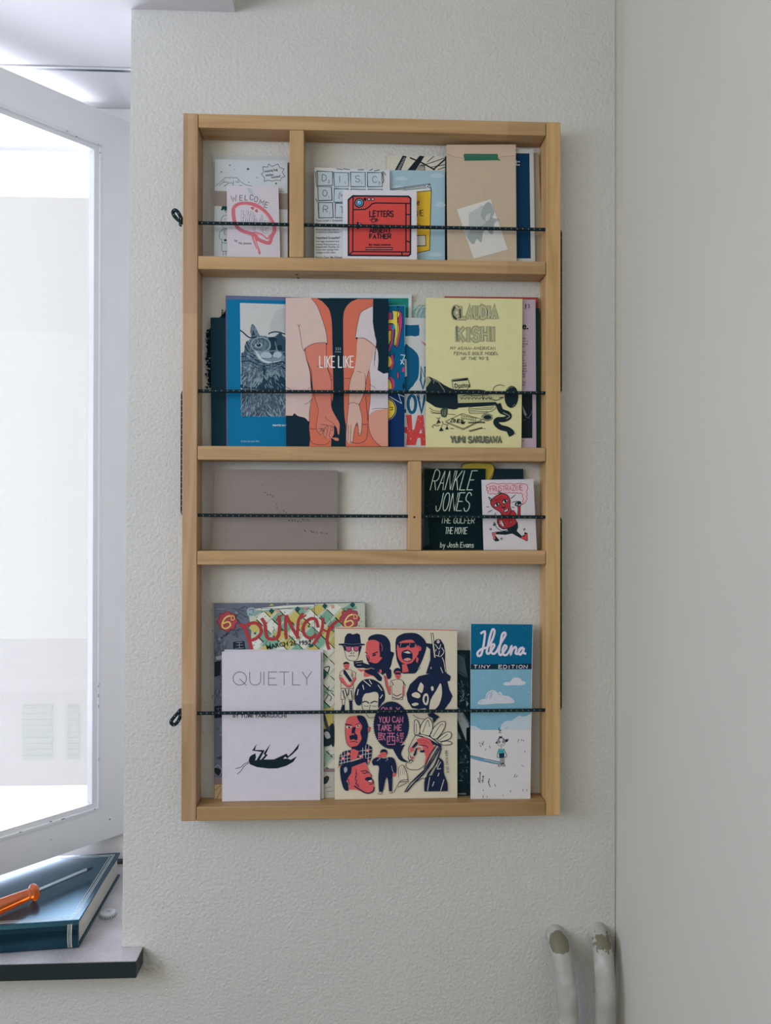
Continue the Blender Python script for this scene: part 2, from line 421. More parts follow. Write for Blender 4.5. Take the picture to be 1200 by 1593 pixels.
# ------------------------------------------------------------------ the rack
WL_, WM_, WD_ = (0.60, 0.40, 0.21), (0.52, 0.33, 0.162), (0.41, 0.245, 0.112)
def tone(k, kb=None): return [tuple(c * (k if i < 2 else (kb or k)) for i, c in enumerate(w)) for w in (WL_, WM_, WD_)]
WX = wood('oiled_beech_across', 0, WL_, WM_, WD_, 3.3)
WZ = wood('oiled_beech_upright', 2, WL_, WM_, WD_, 5.1)
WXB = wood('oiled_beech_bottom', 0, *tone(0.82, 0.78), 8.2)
WZL = wood('oiled_beech_left_glare', 2, *tone(0.97, 1.14), 1.4)  # same wood, greyer: window glare on this panel put into the colour
WZR = wood('oiled_beech_right', 2, *tone(1.22, 1.1), 6.7)
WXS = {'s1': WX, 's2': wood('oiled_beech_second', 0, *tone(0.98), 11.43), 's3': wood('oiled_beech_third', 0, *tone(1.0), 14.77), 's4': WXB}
T_ = 0.0206
rack = empty('wall_rack', (W_ / 2, 0, 0), 'tall wooden zine rack with a black elastic cord, hung on the white wall', 'rack')
BK = -0.0004
m = MB(); m.bevbox((0, -D_, 0), (T_, BK, H_), WZL); m.build('side_panel', rack)
m = MB(); m.bevbox((W_ - T_, -D_, 0), (W_, BK, H_), WZR); m.build('side_panel', rack)
G = 0.0006
m = MB(); m.bevbox((T_ + G, -D_, H_ - 0.0197), (W_ - T_ - G, BK, H_ - 0.0002), WX); m.build('top_rail', rack)
SH = {'s1': (0.7644, 0.7827), 's2': (0.4996, 0.519), 's3': (0.3542, 0.3734), 's4': (0.0, 0.0195)}
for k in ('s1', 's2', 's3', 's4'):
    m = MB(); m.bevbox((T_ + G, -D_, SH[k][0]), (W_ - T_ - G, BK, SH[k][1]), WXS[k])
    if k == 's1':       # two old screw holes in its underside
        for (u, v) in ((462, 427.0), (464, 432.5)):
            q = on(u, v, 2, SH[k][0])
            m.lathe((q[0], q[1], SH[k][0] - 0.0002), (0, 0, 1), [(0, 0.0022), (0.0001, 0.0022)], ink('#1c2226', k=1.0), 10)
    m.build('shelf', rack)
def divider(x0, x1, z0, z1, dot=False):
    m = MB(); m.bevbox((x0, -D_ + 0.0003, z0 + 0.0003), (x1, BK, z1 - 0.0003), WZ)
    if dot:
        q = on(645, 804.5, 1, -D_)
        m.lathe((q[0], -D_ + 0.0002, q[2]), (0, 1, 0), [(0, 0.0016), (0.0002, 0.0016)], ink('#3a2a1c', k=1.0), 10)
    m.build('divider', rack)
d1a, d1b = on(450.4, 300, 1, -D_)[0], on(472.8, 300, 1, -D_)[0]
d2a, d2b = on(635.3, 790, 1, -D_)[0], on(656.0, 790, 1, -D_)[0]
divider(d1a, d1b, SH['s1'][1], H_ - 0.0197)
divider(d2a, d2b, SH['s3'][1], SH['s2'][0], True)

# one continuous elastic cord, zig-zagging through holes in the side panels
YC = -0.0306
CZ = []
for (vl, vr) in ((346.8, 357.3), (608.6, 611.3), (801.4, 804.4), (1109.6, 1104.6)):
    CZ.append((on(309, vl, 1, YC)[2], on(849, vr, 1, YC)[2]))
MC = ink('#0b1c22', 0.75, 0.25, 0.15, 900.0)
MF = ink('#8fa5a6', 0.8, 0.1, k=0.8)
R_ = 0.0024
XR, XLn = W_ + 0.0012, -0.0010
route = [(XLn, YC, CZ[0][0])]
def bend(a, b_, c_): return [tuple(np.array(a) + (np.array(b_) - np.array(a)) * t) for t in (1 / 3, 2 / 3, 1)]
route += [(W_ - 0.01, YC, CZ[0][1]), (XR - 0.0015, YC, CZ[0][1]), (XR, YC, CZ[0][1] - 0.004), (XR, YC, CZ[1][1] + 0.004), (XR - 0.0015, YC, CZ[1][1]), (W_ - 0.01, YC, CZ[1][1])]
route += [(0.01, YC, CZ[1][0]), (XLn + 0.0015, YC, CZ[1][0]), (XLn, YC, CZ[1][0] - 0.004), (XLn, YC, CZ[2][0] + 0.004), (XLn + 0.0015, YC, CZ[2][0]), (0.01, YC, CZ[2][0])]
route += [(W_ - 0.01, YC, CZ[2][1]), (XR - 0.0015, YC, CZ[2][1]), (XR, YC, CZ[2][1] - 0.004), (XR, YC, CZ[3][1] + 0.004), (XR - 0.0015, YC, CZ[3][1]), (W_ - 0.01, YC, CZ[3][1])]
route += [(XLn, YC, CZ[3][0])]
def flecked(mb, pts, r, step=0.0082, n=3):
    """light flecks woven into the sheath"""
    P = [Vector(p) for p in pts]; k = 0; carry = 0.002
    for a, b_ in zip(P[:-1], P[1:]):
        L = (b_ - a).length
        if L < 1e-6: continue
        t = (b_ - a) / L
        ref = Vector((0, -1, 0)) if abs(t.y) < 0.9 else Vector((0, 0, 1))
        s = t.cross(ref).normalized(); fr = s.cross(t).normalized()
        if fr.dot(ref) < 0: fr = -fr
        d = carry
        while d < L:
            for j in range(n):
                th = 2 * math.pi * (j + (0.0 if k % 2 == 0 else 0.06)) / n + 0.12
                for_ = fr * math.cos(th) + s * math.sin(th)
                side = t.cross(for_)
                c0 = a + t * (d + (0.0042 if j % 2 else 0)) + for_ * (r * 1.01)
                h = 0.00042
                e1 = t * h * 1.2 + side * h * 0.7; e2 = side * h - t * h * 0.5
                mb.add([c0 - e1 - e2, c0 + e1 - e2, c0 + e1 + e2, c0 - e1 + e2], [(0, 1, 2, 3)], MF)
            d += step; k += 1
        carry = d - L
m = MB(); m.tube(route, R_, MC, 12); flecked(m, route, R_)
cord = m.build('elastic_cord', rack); cord['label'] = 'black elastic cord with light flecks'
def loop(pts_px, r=0.0025):
    P = [on(u, v, 1, YC) for (u, v) in pts_px]
    Q = []
    for i in range(len(P) - 1):
        p0, p1, p2, p3 = P[max(i - 1, 0)], P[i], P[i + 1], P[min(i + 2, len(P) - 1)]
        for k in range(5):
            t = k / 5
            Q.append(0.5 * ((2 * p1) + (-p0 + p2) * t + (2 * p0 - 5 * p1 + 4 * p2 - p3) * t * t + (-p0 + 3 * p1 - 3 * p2 + p3) * t ** 3))
    Q.append(P[-1])
    Q = [(q[0], q[1] - 0.0012 * math.sin(math.pi * i / len(Q)), q[2]) for i, q in enumerate(Q)]
    m = MB(); m.tube(Q, r, MC, 10); flecked(m, Q, r)
    return m
def c2(x0, y0, s, pts): return [(x0 + x / s, y0 + y / s) for x, y in pts]
m = loop(c2(255, 315, 17.14, [(560, 545), (470, 510), (400, 480), (330, 420), (265, 340), (250, 260), (300, 215), (370, 250), (425, 340), (470, 440), (470, 520), (445, 590), (480, 600)]))
m.build('knotted_loop', cord)
m = loop(c2(255, 1085, 17.14, [(560, 420), (450, 335), (370, 420), (270, 530), (205, 620), (215, 690), (280, 720), (350, 670), (405, 590), (440, 500), (445, 420), (460, 400)]))
m.build('knotted_loop', cord)

# ------------------------------------------------------------------ on the sill
ZT = -0.151
A_ = np.array(on(121.7, 1432.7, 2, ZT)[:2]); B_ = np.array(on(0, 1441, 2, ZT)[:2])
ex = (A_ - B_) / np.linalg.norm(A_ - B_); ey = np.array([-ex[1], ex[0]])
C_ = np.array(on(186.9, 1326.3, 2, ZT)[:2]); BW = float((C_ - A_) @ ey); BS = float((C_ - A_) @ ex)
BL = 0.305
def bp_(x, y, z):      # x back from the right end, y away from the spine (small shear = slightly skewed binding)
    q = A_ - ex * x + ey * y + ex * BS * (y / BW); return (q[0], q[1], z)
MBK, nt, b = base_mat('navy_leather')
tc = nt.nodes.new('ShaderNodeTexCoord'); nz = nt.nodes.new('ShaderNodeTexNoise'); nz.inputs['Scale'].default_value = 420; nz.inputs['Detail'].default_value = 3
nt.links.new(tc.outputs['Object'], nz.inputs['Vector'])
b.inputs['Base Color'].default_value = (0.022, 0.082, 0.130, 1); b.inputs['Roughness'].default_value = 0.26; b.inputs['Metallic'].default_value = 0.75
bpn = nt.nodes.new('ShaderNodeBump'); bpn.inputs['Strength'].default_value = 0.15; bpn.inputs['Distance'].default_value = 0.0004
nt.links.new(nz.outputs['Fac'], bpn.inputs['Height']); nt.links.new(bpn.outputs['Normal'], b.inputs['Normal'])
MGOLD = ink('#b9bcb4', 0.35, 0.6, k=0.9)
book = empty('hardback_ledger', (A_[0] - 0.15, A_[1] + 0.1, SILL), 'thick dark blue hardback with ruled borders lying flat on the stone sill', 'book')
m = MB()
def slab(mb, x0, x1, y0, y1, z0, z1, mat):
    mb.add([bp_(x1, y0, z0), bp_(x0, y0, z0), bp_(x0, y1, z0), bp_(x1, y1, z0), bp_(x1, y0, z1), bp_(x0, y0, z1), bp_(x0, y1, z1), bp_(x1, y1, z1)],
           [(0, 3, 2, 1), (4, 5, 6, 7), (0, 1, 5, 4), (1, 2, 6, 5), (2, 3, 7, 6), (3, 0, 4, 7)], mat)
slab(m, 0, BL, 0.004, BW, ZT - 0.0032, ZT, MBK)
slab(m, 0, BL, 0.004, BW, SILL + 0.0003, SILL + 0.0034, MBK)
prof = []                                            # slightly rounded spine
for k in range(9):
    a = -math.pi / 2 + math.pi * k / 8
    prof.append((0.004 - 0.0045 * math.cos(a), (ZT + SILL + 0.0003) / 2 + (ZT - SILL - 0.0003) / 2 * math.sin(a)))
m.prism([bp_(0, y, z) for y, z in prof], [bp_(BL, y, z) for y, z in prof], MBK)
lv = ZT + 0.00015
def rule(mb, o, w):    # a ruled frame, o in from the board edges
    slab(mb, o, BL - o, o, o + w, ZT, lv, MGOLD); slab(mb, o, BL - o, BW - o - w, BW - o, ZT, lv, MGOLD)
    slab(mb, o, o + w, o, BW - o, ZT, lv, MGOLD); slab(mb, BL - o - w, BL - o, o, BW - o, ZT, lv, MGOLD)
rule(m, 0.0066, 0.0008); rule(m, 0.0092, 0.0008); rule(m, 0.0128, 0.0006)
m.build('cover', book)
m = MB()
for (a, w) in ((0.0085, 0.0017), (0.0112, 0.0008), (0.0132, 0.0013)):
    pr = [(0.004 - (y_ := 0.0048) * math.cos(-math.pi / 2 + math.pi * k / 8), (ZT + SILL) / 2 + 0.0194 * math.sin(-math.pi / 2 + math.pi * k / 8)) for k in range(9)]
    m.prism([bp_(a, y, z) for y, z in pr], [bp_(a + w, y, z) for y, z in pr], MGOLD)
m.build('spine_bands', book)
m = MB(); slab(m, 0.0035, BL - 0.0035, 0.006, BW - 0.004, SILL + 0.0034, ZT - 0.0032, ink('#c9c6ba', 0.85, 0.1, 0.1, 300.0, k=1.0)); m.build('page_block', book)

# screwdriver on the book
ax0 = np.array(on(53, 1388, 2, -0.1383)); tip = np.array(on(144.5, 1349, 2, -0.1392))
dv = tip - ax0; L = float(np.linalg.norm(dv)); dv /= L
MOR, nt, b = base_mat('amber_plastic')
b.inputs['Base Color'].default_value = (1.0, 0.22, 0.02, 1); b.inputs['Roughness'].default_value = 0.08
b.inputs['Transmission Weight'].default_value = 0.7; b.inputs['IOR'].default_value = 1.45; b.inputs['Coat Weight'].default_value = 0.4
MST, nt, b = base_mat('steel'); b.inputs['Base Color'].default_value = (0.42, 0.47, 0.52, 1); b.inputs['Metallic'].default_value = 1.0; b.inputs['Roughness'].default_value = 0.28
nz = nt.nodes.new('ShaderNodeTexNoise'); nz.inputs['Scale'].default_value = 300
mr = nt.nodes.new('ShaderNodeMapRange'); mr.inputs['To Min'].default_value = 0.2; mr.inputs['To Max'].default_value = 0.36
nt.links.new(nz.outputs['Fac'], mr.inputs['Value']); nt.links.new(mr.outputs['Result'], b.inputs['Roughness'])
sd = empty('screwdriver', tuple(ax0 - [0, 0, 0.0127]), 'cross-head screwdriver with a translucent orange handle lying on the blue book', 'screwdriver')
fl = lambda th, j: 1.0 if j in (0, 1, 7, 8, 9, 10, 11, 12, 13) else 1.0 - 0.13 * (0.5 + 0.5 * math.cos(6 * th))
m = MB(); m.lathe(ax0, dv, [(-0.112, 0.0075), (-0.110, 0.0105), (-0.104, 0.0125), (-0.085, 0.0125), (-0.060, 0.0118), (-0.040, 0.0108), (-0.022, 0.0098), (-0.013, 0.0085), (-0.006, 0.0080),
                              (-0.0035, 0.0105), (-0.0015, 0.0122), (0.0012, 0.0122), (0.0030, 0.0105), (0.0036, 0.0050)], MOR, 36, fl)
m.build('handle', sd)
m = MB(); m.lathe(ax0, dv, [(0.0036, 0.0027), (L - 0.012, 0.0027)], MST, 20)
sh = m.build('shaft', sd)
m = MB(); m.lathe(ax0, dv, [(L - 0.012, 0.00275), (L - 0.005, 0.0028), (L - 0.0015, 0.0017), (L, 0.0006)], ink('#27323a', 0.35, 0.6, k=1.0), 16,
                  lambda th, j: 1.0 if j == 0 else 1.0 - 0.22 * (0.5 + 0.5 * math.cos(4 * th)))
m.build('tip', sd)

# crown cap on the sill
cq = on(168, 1424, 2, SILL); CR = 0.0126
cap = empty('bottle_cap', (cq[0], cq[1], SILL), 'white crimped bottle cap lying on the stone sill beside the book', 'bottle cap')
MCAP = ink('#bfc2c4', 0.3, 0.5, 0.05, 200.0, k=0.9); MCD = ink('#33393f', 0.4, 0.4, k=1.0)
m = MB()
fl = lambda th, j: (1.0 + 0.055 * math.cos(21 * th)) if j <= 1 else ((1.0 + 0.03 * math.cos(21 * th)) if j == 2 else 1.0)
m.lathe((cq[0], cq[1], SILL + 0.0003), (0, 0, 1), [(0, CR), (0.0012, CR * 0.985), (0.003, CR * 0.95), (0.0050, CR * 0.90), (0.0058, CR * 0.82), (0.0061, CR * 0.5), (0.0061, 0.0006)], MCAP, 84, fl)
m.build('crown', cap)
m = MB()                                                       # dark gaps between the crimps and the worn mark on its top
for k in range(21):
    a = 2 * math.pi * (k + 0.5) / 21
    c_ = np.array([cq[0] + math.cos(a) * CR * 0.972, cq[1] + math.sin(a) * CR * 0.972, SILL + 0.0017])
    t = np.array([-math.sin(a), math.cos(a), 0]) * 0.0012; o_ = np.array([math.cos(a), math.sin(a), 0]) * 0.0004; h = np.array([0, 0, 0.0015])
    m.add([c_ - t - h + o_, c_ + t - h + o_, c_ + t * 0.6 + h, c_ - t * 0.6 + h], [(0, 1, 2, 3)], MCD)
zt = SILL + 0.00655
def ring(cx_, cy_, r, w, a0=0, a1=6.284):
    n = 18
    for k in range(n):
        p = [(a0 + (a1 - a0) * (k + d) / n) for d in (0, 1)]
        m.add([(cx_ + math.cos(p[0]) * r, cy_ + math.sin(p[0]) * r, zt), (cx_ + math.cos(p[1]) * r, cy_ + math.sin(p[1]) * r, zt),
               (cx_ + math.cos(p[1]) * (r + w), cy_ + math.sin(p[1]) * (r + w), zt), (cx_ + math.cos(p[0]) * (r + w), cy_ + math.sin(p[0]) * (r + w), zt)], [(0, 1, 2, 3)], MCD)
ring(cq[0] + 0.0016, cq[1] - 0.0002, 0.0030, 0.0005); ring(cq[0] + 0.0016, cq[1] - 0.0002, 0.0006, 0.0008)
ring(cq[0] - 0.0045, cq[1], 0.0028, 0.0005, 1.2, 4.6); ring(cq[0] + 0.001, cq[1] + 0.001, 0.0068, 0.0004, 0.3, 2.6)
m.build('printed_mark', cap)

# ------------------------------------------------------------------ zines: cover sheets, page block, printed art
def parse(s):
    if isinstance(s, str): return [tuple(float(c) for c in t.split(',')) for t in s.split()]
    return list(s)
def smooth(pts, closed, n=5):
    P = [np.array(p, float) for p in pts]; N = len(P); out = []
    if N < 3: return [tuple(p) for p in P]
    rng = range(N) if closed else range(N - 1)
    for i in rng:
        if closed: p0, p1, p2, p3 = P[(i - 1) % N], P[i], P[(i + 1) % N], P[(i + 2) % N]
        else: p0, p1, p2, p3 = P[max(i - 1, 0)], P[i], P[i + 1], P[min(i + 2, N - 1)]
        for k in range(n):
            t = k / n
            out.append(tuple(0.5 * ((2 * p1) + (-p0 + p2) * t + (2 * p0 - 5 * p1 + 4 * p2 - p3) * t * t + (-p0 + 3 * p1 - 3 * p2 + p3) * t ** 3)))
    if not closed: out.append(tuple(P[-1]))
    return out

_O = '.5,1 .2,.92 0,.65 0,.35 .2,.08 .5,0 .8,.08 1,.35 1,.65 .8,.92 .5,1'
GL = {'A': '0,0 .5,1 1,0|.2,.36 .8,.36', 'B': '0,0 0,1 .65,1 .9,.88 .9,.64 .65,.53 0,.53|.65,.53 1,.4 1,.14 .7,0 0,0',
      'C': '1,.82 .75,.98 .35,.98 .05,.7 .05,.3 .35,.02 .75,.02 1,.18', 'D': '0,0 0,1 .5,1 .9,.8 1,.5 .9,.2 .5,0 0,0',
      'E': '1,1 0,1 0,0 1,0|0,.52 .8,.52', 'F': '1,1 0,1 0,0|0,.52 .75,.52', 'G': '1,.82 .75,.98 .35,.98 .05,.7 .05,.3 .35,.02 .75,.02 1,.2 1,.46 .6,.46',
      'H': '0,0 0,1|1,0 1,1|0,.5 1,.5', 'I': '.5,0 .5,1', 'J': '.95,1 .9,.25 .65,.02 .25,.02 0,.28', 'K': '0,0 0,1|1,1 0,.42|.3,.6 1,0',
      'L': '0,1 0,0 1,0', 'M': '0,0 .08,1 .5,.35 .92,1 1,0', 'N': '0,0 0,1 1,0 1,1', 'O': _O, 'P': '0,0 0,1 .7,1 1,.86 1,.6 .7,.46 0,.46',
      'Q': _O + '|.6,.3 1.02,-.06', 'R': '0,0 0,1 .7,1 1,.86 1,.62 .7,.48 0,.48|.4,.48 1,0', 'S': '.95,.86 .7,1 .28,1 .04,.8 .12,.6 .85,.42 1,.2 .75,0 .28,0 .02,.16',
      'T': '0,1 1,1|.5,1 .5,0', 'U': '0,1 .02,.28 .28,.02 .72,.02 .98,.28 1,1', 'V': '0,1 .5,0 1,1', 'W': '0,1 .25,0 .5,.7 .75,0 1,1', 'X': '0,0 1,1|0,1 1,0',
      'Y': '0,1 .5,.48 1,1|.5,.48 .5,0', 'Z': '0,1 1,1 0,0 1,0', '-': '.1,.45 .9,.45', '.': '.45,0 .55,.04', "'": '.5,1 .42,.75',
      '0': _O, '1': '.2,.78 .55,1 .55,0', '2': '.05,.78 .3,1 .75,.98 .95,.74 .8,.48 .05,0 1,0', '3': '.05,.9 .5,1 .9,.8 .55,.55 .95,.3 .6,0 .05,.1', '4': '.7,0 .7,1 .05,.3 1,.3', '5': '.9,1 .15,1 .1,.58 .6,.6 .95,.35 .7,.03 .05,.06',
      '6': '.85,.95 .4,.85 .08,.4 .2,.06 .6,0 .95,.25 .75,.52 .3,.5 .1,.3', '9': '.95,.6 .6,.42 .15,.55 .1,.85 .5,1 .88,.9 .95,.6 .75,0',
      'a': '.9,.55 .5,.62 .08,.4 .1,.1 .45,0 .9,.3|.92,.62 .92,0', 'b': '.1,1 .1,0|.1,.45 .5,.62 .92,.4 .85,.08 .45,0 .1,.12', 'c': '.9,.5 .5,.62 .1,.4 .1,.15 .5,0 .9,.1',
      'd': '.9,1 .9,0|.9,.45 .5,.62 .08,.4 .12,.08 .5,0 .9,.15', 'e': '.1,.32 .9,.35 .75,.6 .35,.62 .08,.35 .2,.05 .6,0 .92,.12', 'h': '.1,1 .1,0|.1,.4 .45,.62 .85,.5 .9,0',
      'i': '.5,.6 .5,0|.5,.82 .5,.88', 'k': '.1,1 .1,0|.85,.6 .1,.28|.35,.36 .9,0', 'l': '.5,1 .5,0', 'n': '.1,.62 .1,0|.1,.4 .45,.62 .85,.5 .9,0',
      'm': '.05,.62 .05,0|.05,.45 .3,.6 .5,.5 .5,0|.5,.45 .75,.6 .95,.5 .95,0', 'o': '.5,.62 .1,.45 .1,.15 .5,0 .9,.15 .9,.45 .5,.62', 'p': '.1,.62 .1,-.35|.1,.45 .5,.62 .92,.4 .85,.08 .45,0 .1,.12',
      'r': '.15,.62 .15,0|.15,.38 .45,.6 .85,.58', 's': '.85,.55 .4,.62 .12,.48 .8,.2 .7,.02 .1,.04', 't': '.45,.95 .5,.1 .85,.02|.1,.65 .85,.65', 'u': '.1,.62 .12,.12 .5,0 .9,.2|.92,.62 .92,0',
      'v': '.05,.62 .48,0 .95,.62', 'y': '.08,.62 .5,.05|.95,.62 .3,-.38', 'x': '.1,.6 .9,0|.9,.6 .1,0', '!': '.5,1 .5,.3|.5,.06 .5,0', '?': '.1,.8 .5,1 .9,.75 .5,.4 .5,.25|.5,.06 .5,0'}
NARROW = set("Iil.'1!")

class Art:
    """prints shapes on a cover; coordinates are read off an enlarged crop (x0, y0, scale) of the photograph and lie on the cover's own plane"""
    def __init__(self, mb, y, x0, y0, s):
        self.mb, self.y, self.x0, self.y0, self.s = mb, y, x0, y0, s; self.k = 1; self.clip = None
    def at(self, x0, y0, s): self.x0, self.y0, self.s = x0, y0, s; return self
    def w(self, p, lift=0): return tuple(on(self.x0 + p[0] / self.s, self.y0 + p[1] / self.s, 1, self.y - 8e-6 * self.k - lift))
    def P(self, col, pts, sm=False, n=5, rough=0.6):
        """filled outline"""
        pts = parse(pts)
        if sm: pts = smooth(pts, True, n)
        a = sum(p[0] * q[1] - q[0] * p[1] for p, q in zip(pts, pts[1:] + pts[:1]))
        if a > 0: pts = pts[::-1]
        self.mb.add([self.w(p) for p in pts], [list(range(len(pts)))], ink(col, rough) if isinstance(col, str) else col); self.k += 1
    def E(self, col, cx_, cy_, rx_, ry_=None, n=20, rot=0.0):
        ry_ = rx_ if ry_ is None else ry_
        c, s = math.cos(rot), math.sin(rot)
        self.P(col, [(cx_ + rx_ * math.cos(t) * c - ry_ * math.sin(t) * s, cy_ + rx_ * math.cos(t) * s + ry_ * math.sin(t) * c) for t in [2 * math.pi * i / n for i in range(n)]])
    def R(self, col, x, y, x2, y2): self.P(col, [(x, y), (x2, y), (x2, y2), (x, y2)])
    def S(self, col, pts, wd, sm=False, closed=False, n=5, adv=True, taper=False):
        """pen stroke"""
        pts = parse(pts)
        if sm: pts = smooth(pts, closed, n)
        if closed: pts = pts + [pts[0]]
        P = [np.array(p, float) for p in pts]
        P = [p for i, p in enumerate(P) if i == 0 or np.linalg.norm(p - P[i - 1]) > 1e-4]
        if len(P) < 2: return
        L, Rr = [], []; N = len(P)
        for i in range(N):
            if closed and i in (0, N - 1): d1 = P[N - 1] - P[N - 2]; d2 = P[1] - P[0]
            else: d1 = P[i] - P[i - 1] if i else P[1] - P[0]; d2 = P[i + 1] - P[i] if i < N - 1 else P[-1] - P[-2]
            d1 = d1 / np.linalg.norm(d1); d2 = d2 / np.linalg.norm(d2)
            n1 = np.array([-d1[1], d1[0]]); n2 = np.array([-d2[1], d2[0]]); nn = n1 + n2
            l = np.linalg.norm(nn); nn = n1 if l < 0.3 else nn / l
            h = wd / 2 / max(0.55, float(nn @ n1))
            if taper: h *= max(0.12, 1 - i / (N - 1))
            c = P[i].copy()
            if not closed and i == 0: c = c - d1 * wd * 0.3
            if not closed and i == N - 1 and not taper: c = c + d2 * wd * 0.3
            L.append(c + nn * h); Rr.append(c - nn * h)
        vs = [self.w(p, 4e-7 * i) for i, p in enumerate(L)] + [self.w(p, 4e-7 * i) for i, p in enumerate(Rr)]     # ink overlapping itself lies a hair higher
        self.mb.add(vs, [(i, i + 1, N + i + 1, N + i) for i in range(N - 1)], ink(col) if isinstance(col, str) else col)
        self.k += 1 if adv else 0.25
    def M(self, col, many, wd, sm=False):
        for t in many.split('|'): self.S(col, t, wd, sm, adv=False)
        self.k += 1
    def T(self, col, text, x, y, h, cw, wd, gap=0.3, slant=0.0, jit=0.0, rot=0.0, sm=True, arc=None):
        """hand lettering: x, y = left end of the base line, h = cap height, cw = letter width"""
        pen = 0.0; c, s = math.cos(rot), math.sin(rot)
        for ch in text:
            if ch == ' ': pen += cw * 0.75; continue
            w_ = cw * (0.35 if ch in NARROW else (1.25 if ch in 'MWm' else 1.0))
            dy = random.uniform(-jit, jit) * h; sk = slant + random.uniform(-jit, jit) * 0.6
            for st in GL[ch].split('|'):
                q = []
                for (gx, gy) in parse(st):
                    lx = pen + gx * w_ + gy * h * sk; ly = -(gy * h) + dy
                    if arc: ly += arc(lx)
                    q.append((x + lx * c - ly * s, y + lx * s + ly * c))
                curved = sm and ch in 'CGOQSUJDBPR0235689abcdehmnoprsu'
                self.S(col, q, wd, curved, adv=False, n=3)
            pen += w_ + cw * gap
        self.k += 1
        return pen
    def B(self, col, text, x, y, size, sx=1.0, off=0.0, rot=0.0, slant=0.0, arc=None, space=1.0):
        """printed type"""
        cu = bpy.data.curves.new('type', 'FONT'); cu.body = text; cu.size = 1.0; cu.offset = off; cu.resolution_u = 2; cu.space_character = space
        ob = bpy.data.objects.new('type', cu); COL.objects.link(ob)
        me = ob.evaluated_get(bpy.context.evaluated_depsgraph_get()).to_mesh()
        c, s = math.cos(rot), math.sin(rot); vs = []
        for v in me.vertices:
            lx, ly = (v.co.x + v.co.y * slant) * size * sx, -v.co.y * size
            if arc:
                an = arc[1] * (lx - arc[0]); ly0 = ly; lx, ly = lx + ly0 * -math.sin(an), ly0 * math.cos(an) + arc[2] * (lx - arc[0]) ** 2
            vs.append(self.w((x + lx * c - ly * s, y + lx * s + ly * c)))
        fs = [tuple(p.vertices) for p in me.polygons]
        ob.to_mesh_clear()
        bpy.data.objects.remove(ob); bpy.data.curves.remove(cu)
        if vs: self.mb.add(vs, fs, ink(col) if isinstance(col, str) else col)
        self.k += 1

SHT = {1: SH['s1'][1], 2: SH['s2'][1], 3: SH['s3'][1], 4: SH['s4'][1]}
MPG = ink('#c8c8c4', 0.9, 0.1, 0.08, 500.0)
class Zine:
    def __init__(self, row, quad, yf, th, cover, label, cat='zine', name='zine', group=None, single=False, rough=0.6, pages=None, backcol=None):
        """quad: TL TR BR BL in photo pixels; the zine stands on its shelf with its front yf in front of the wall"""
        self.y = -yf; self.th = th
        q = [np.array(on(u, v, 1, -yf)) for (u, v) in parse(quad)]
        zb = SHT[row] + 0.0004
        for i, j in ((2, 1), (3, 0)):            # slide the bottom corners along the sides down to the shelf
            d = q[i] - q[j]; q[i] = q[j] + d * ((zb - q[j][2]) / d[2])
        self.q = q
        cmat = ink(cover, rough) if isinstance(cover, str) else cover
        self.root = empty(name, ((q[2][0] + q[3][0]) / 2, -yf + th / 2, zb), label, cat, (group or 'zines in the wall rack') if cat == 'zine' else None)
        self.mb = MB(); mb = self.mb
        off = lambda P, d: [(p[0], p[1] + d, p[2]) for p in P]
        order = [q[0], q[3], q[2], q[1]]
        tc = min(0.0004, th * 0.22)
        self.pages = None; self.extras = []
        if single:
            mb.prism(off(order, 0), off(order, th), cmat)
        else:
            mb.prism(off(order, 0), off(order, tc), cmat)
            bm_ = ink(backcol, rough) if backcol else cmat
            mb.prism(off(order, th - tc), off(order, th), bm_)
            sp_ = [q[0], q[3], q[3] + (q[2] - q[3]) * 0.004, q[0] + (q[1] - q[0]) * 0.004]
            mb.prism(off(sp_, tc), off(sp_, th - tc), cmat)
            pg = MB(); c = sum(q) / 4
            ins = [p + (c - p) * 0.006 for p in order]
            ins[0] = order[0] + (order[3] - order[0]) * 0.006 + np.array([0, 0, -0.0008]); ins[1] = order[1] + (order[2] - order[1]) * 0.006 + np.array([0, 0, 0.0003])
            pg.prism(off(ins, tc), off(ins, th - tc), pages or MPG)
            self.pages = pg
    def art(self, x0, y0, s): return Art(self.mb, self.y, x0, y0, s)
    def extra(self, name, lift, x0, y0, s):
        """a separate piece stuck on the front"""
        mb = MB(); self.extras.append((name, mb)); a = Art(mb, self.y - lift, x0, y0, s); a.plate = self
        return a
    def done(self, body='cover', name=None):
        if self.pages or self.extras:
            self.mb.build(body, self.root)
            if self.pages: self.pages.build('pages', self.root)
            for n, mb in self.extras: mb.build(n, self.root)
            return self.root
        r = self.root; loc = tuple(r.location); lab, cat, grp, nm = r['label'], r['category'], r.get('group'), r.name
        bpy.data.objects.remove(r)
        return tag(self.mb.build(nm, origin=loc), lab, cat, grp)

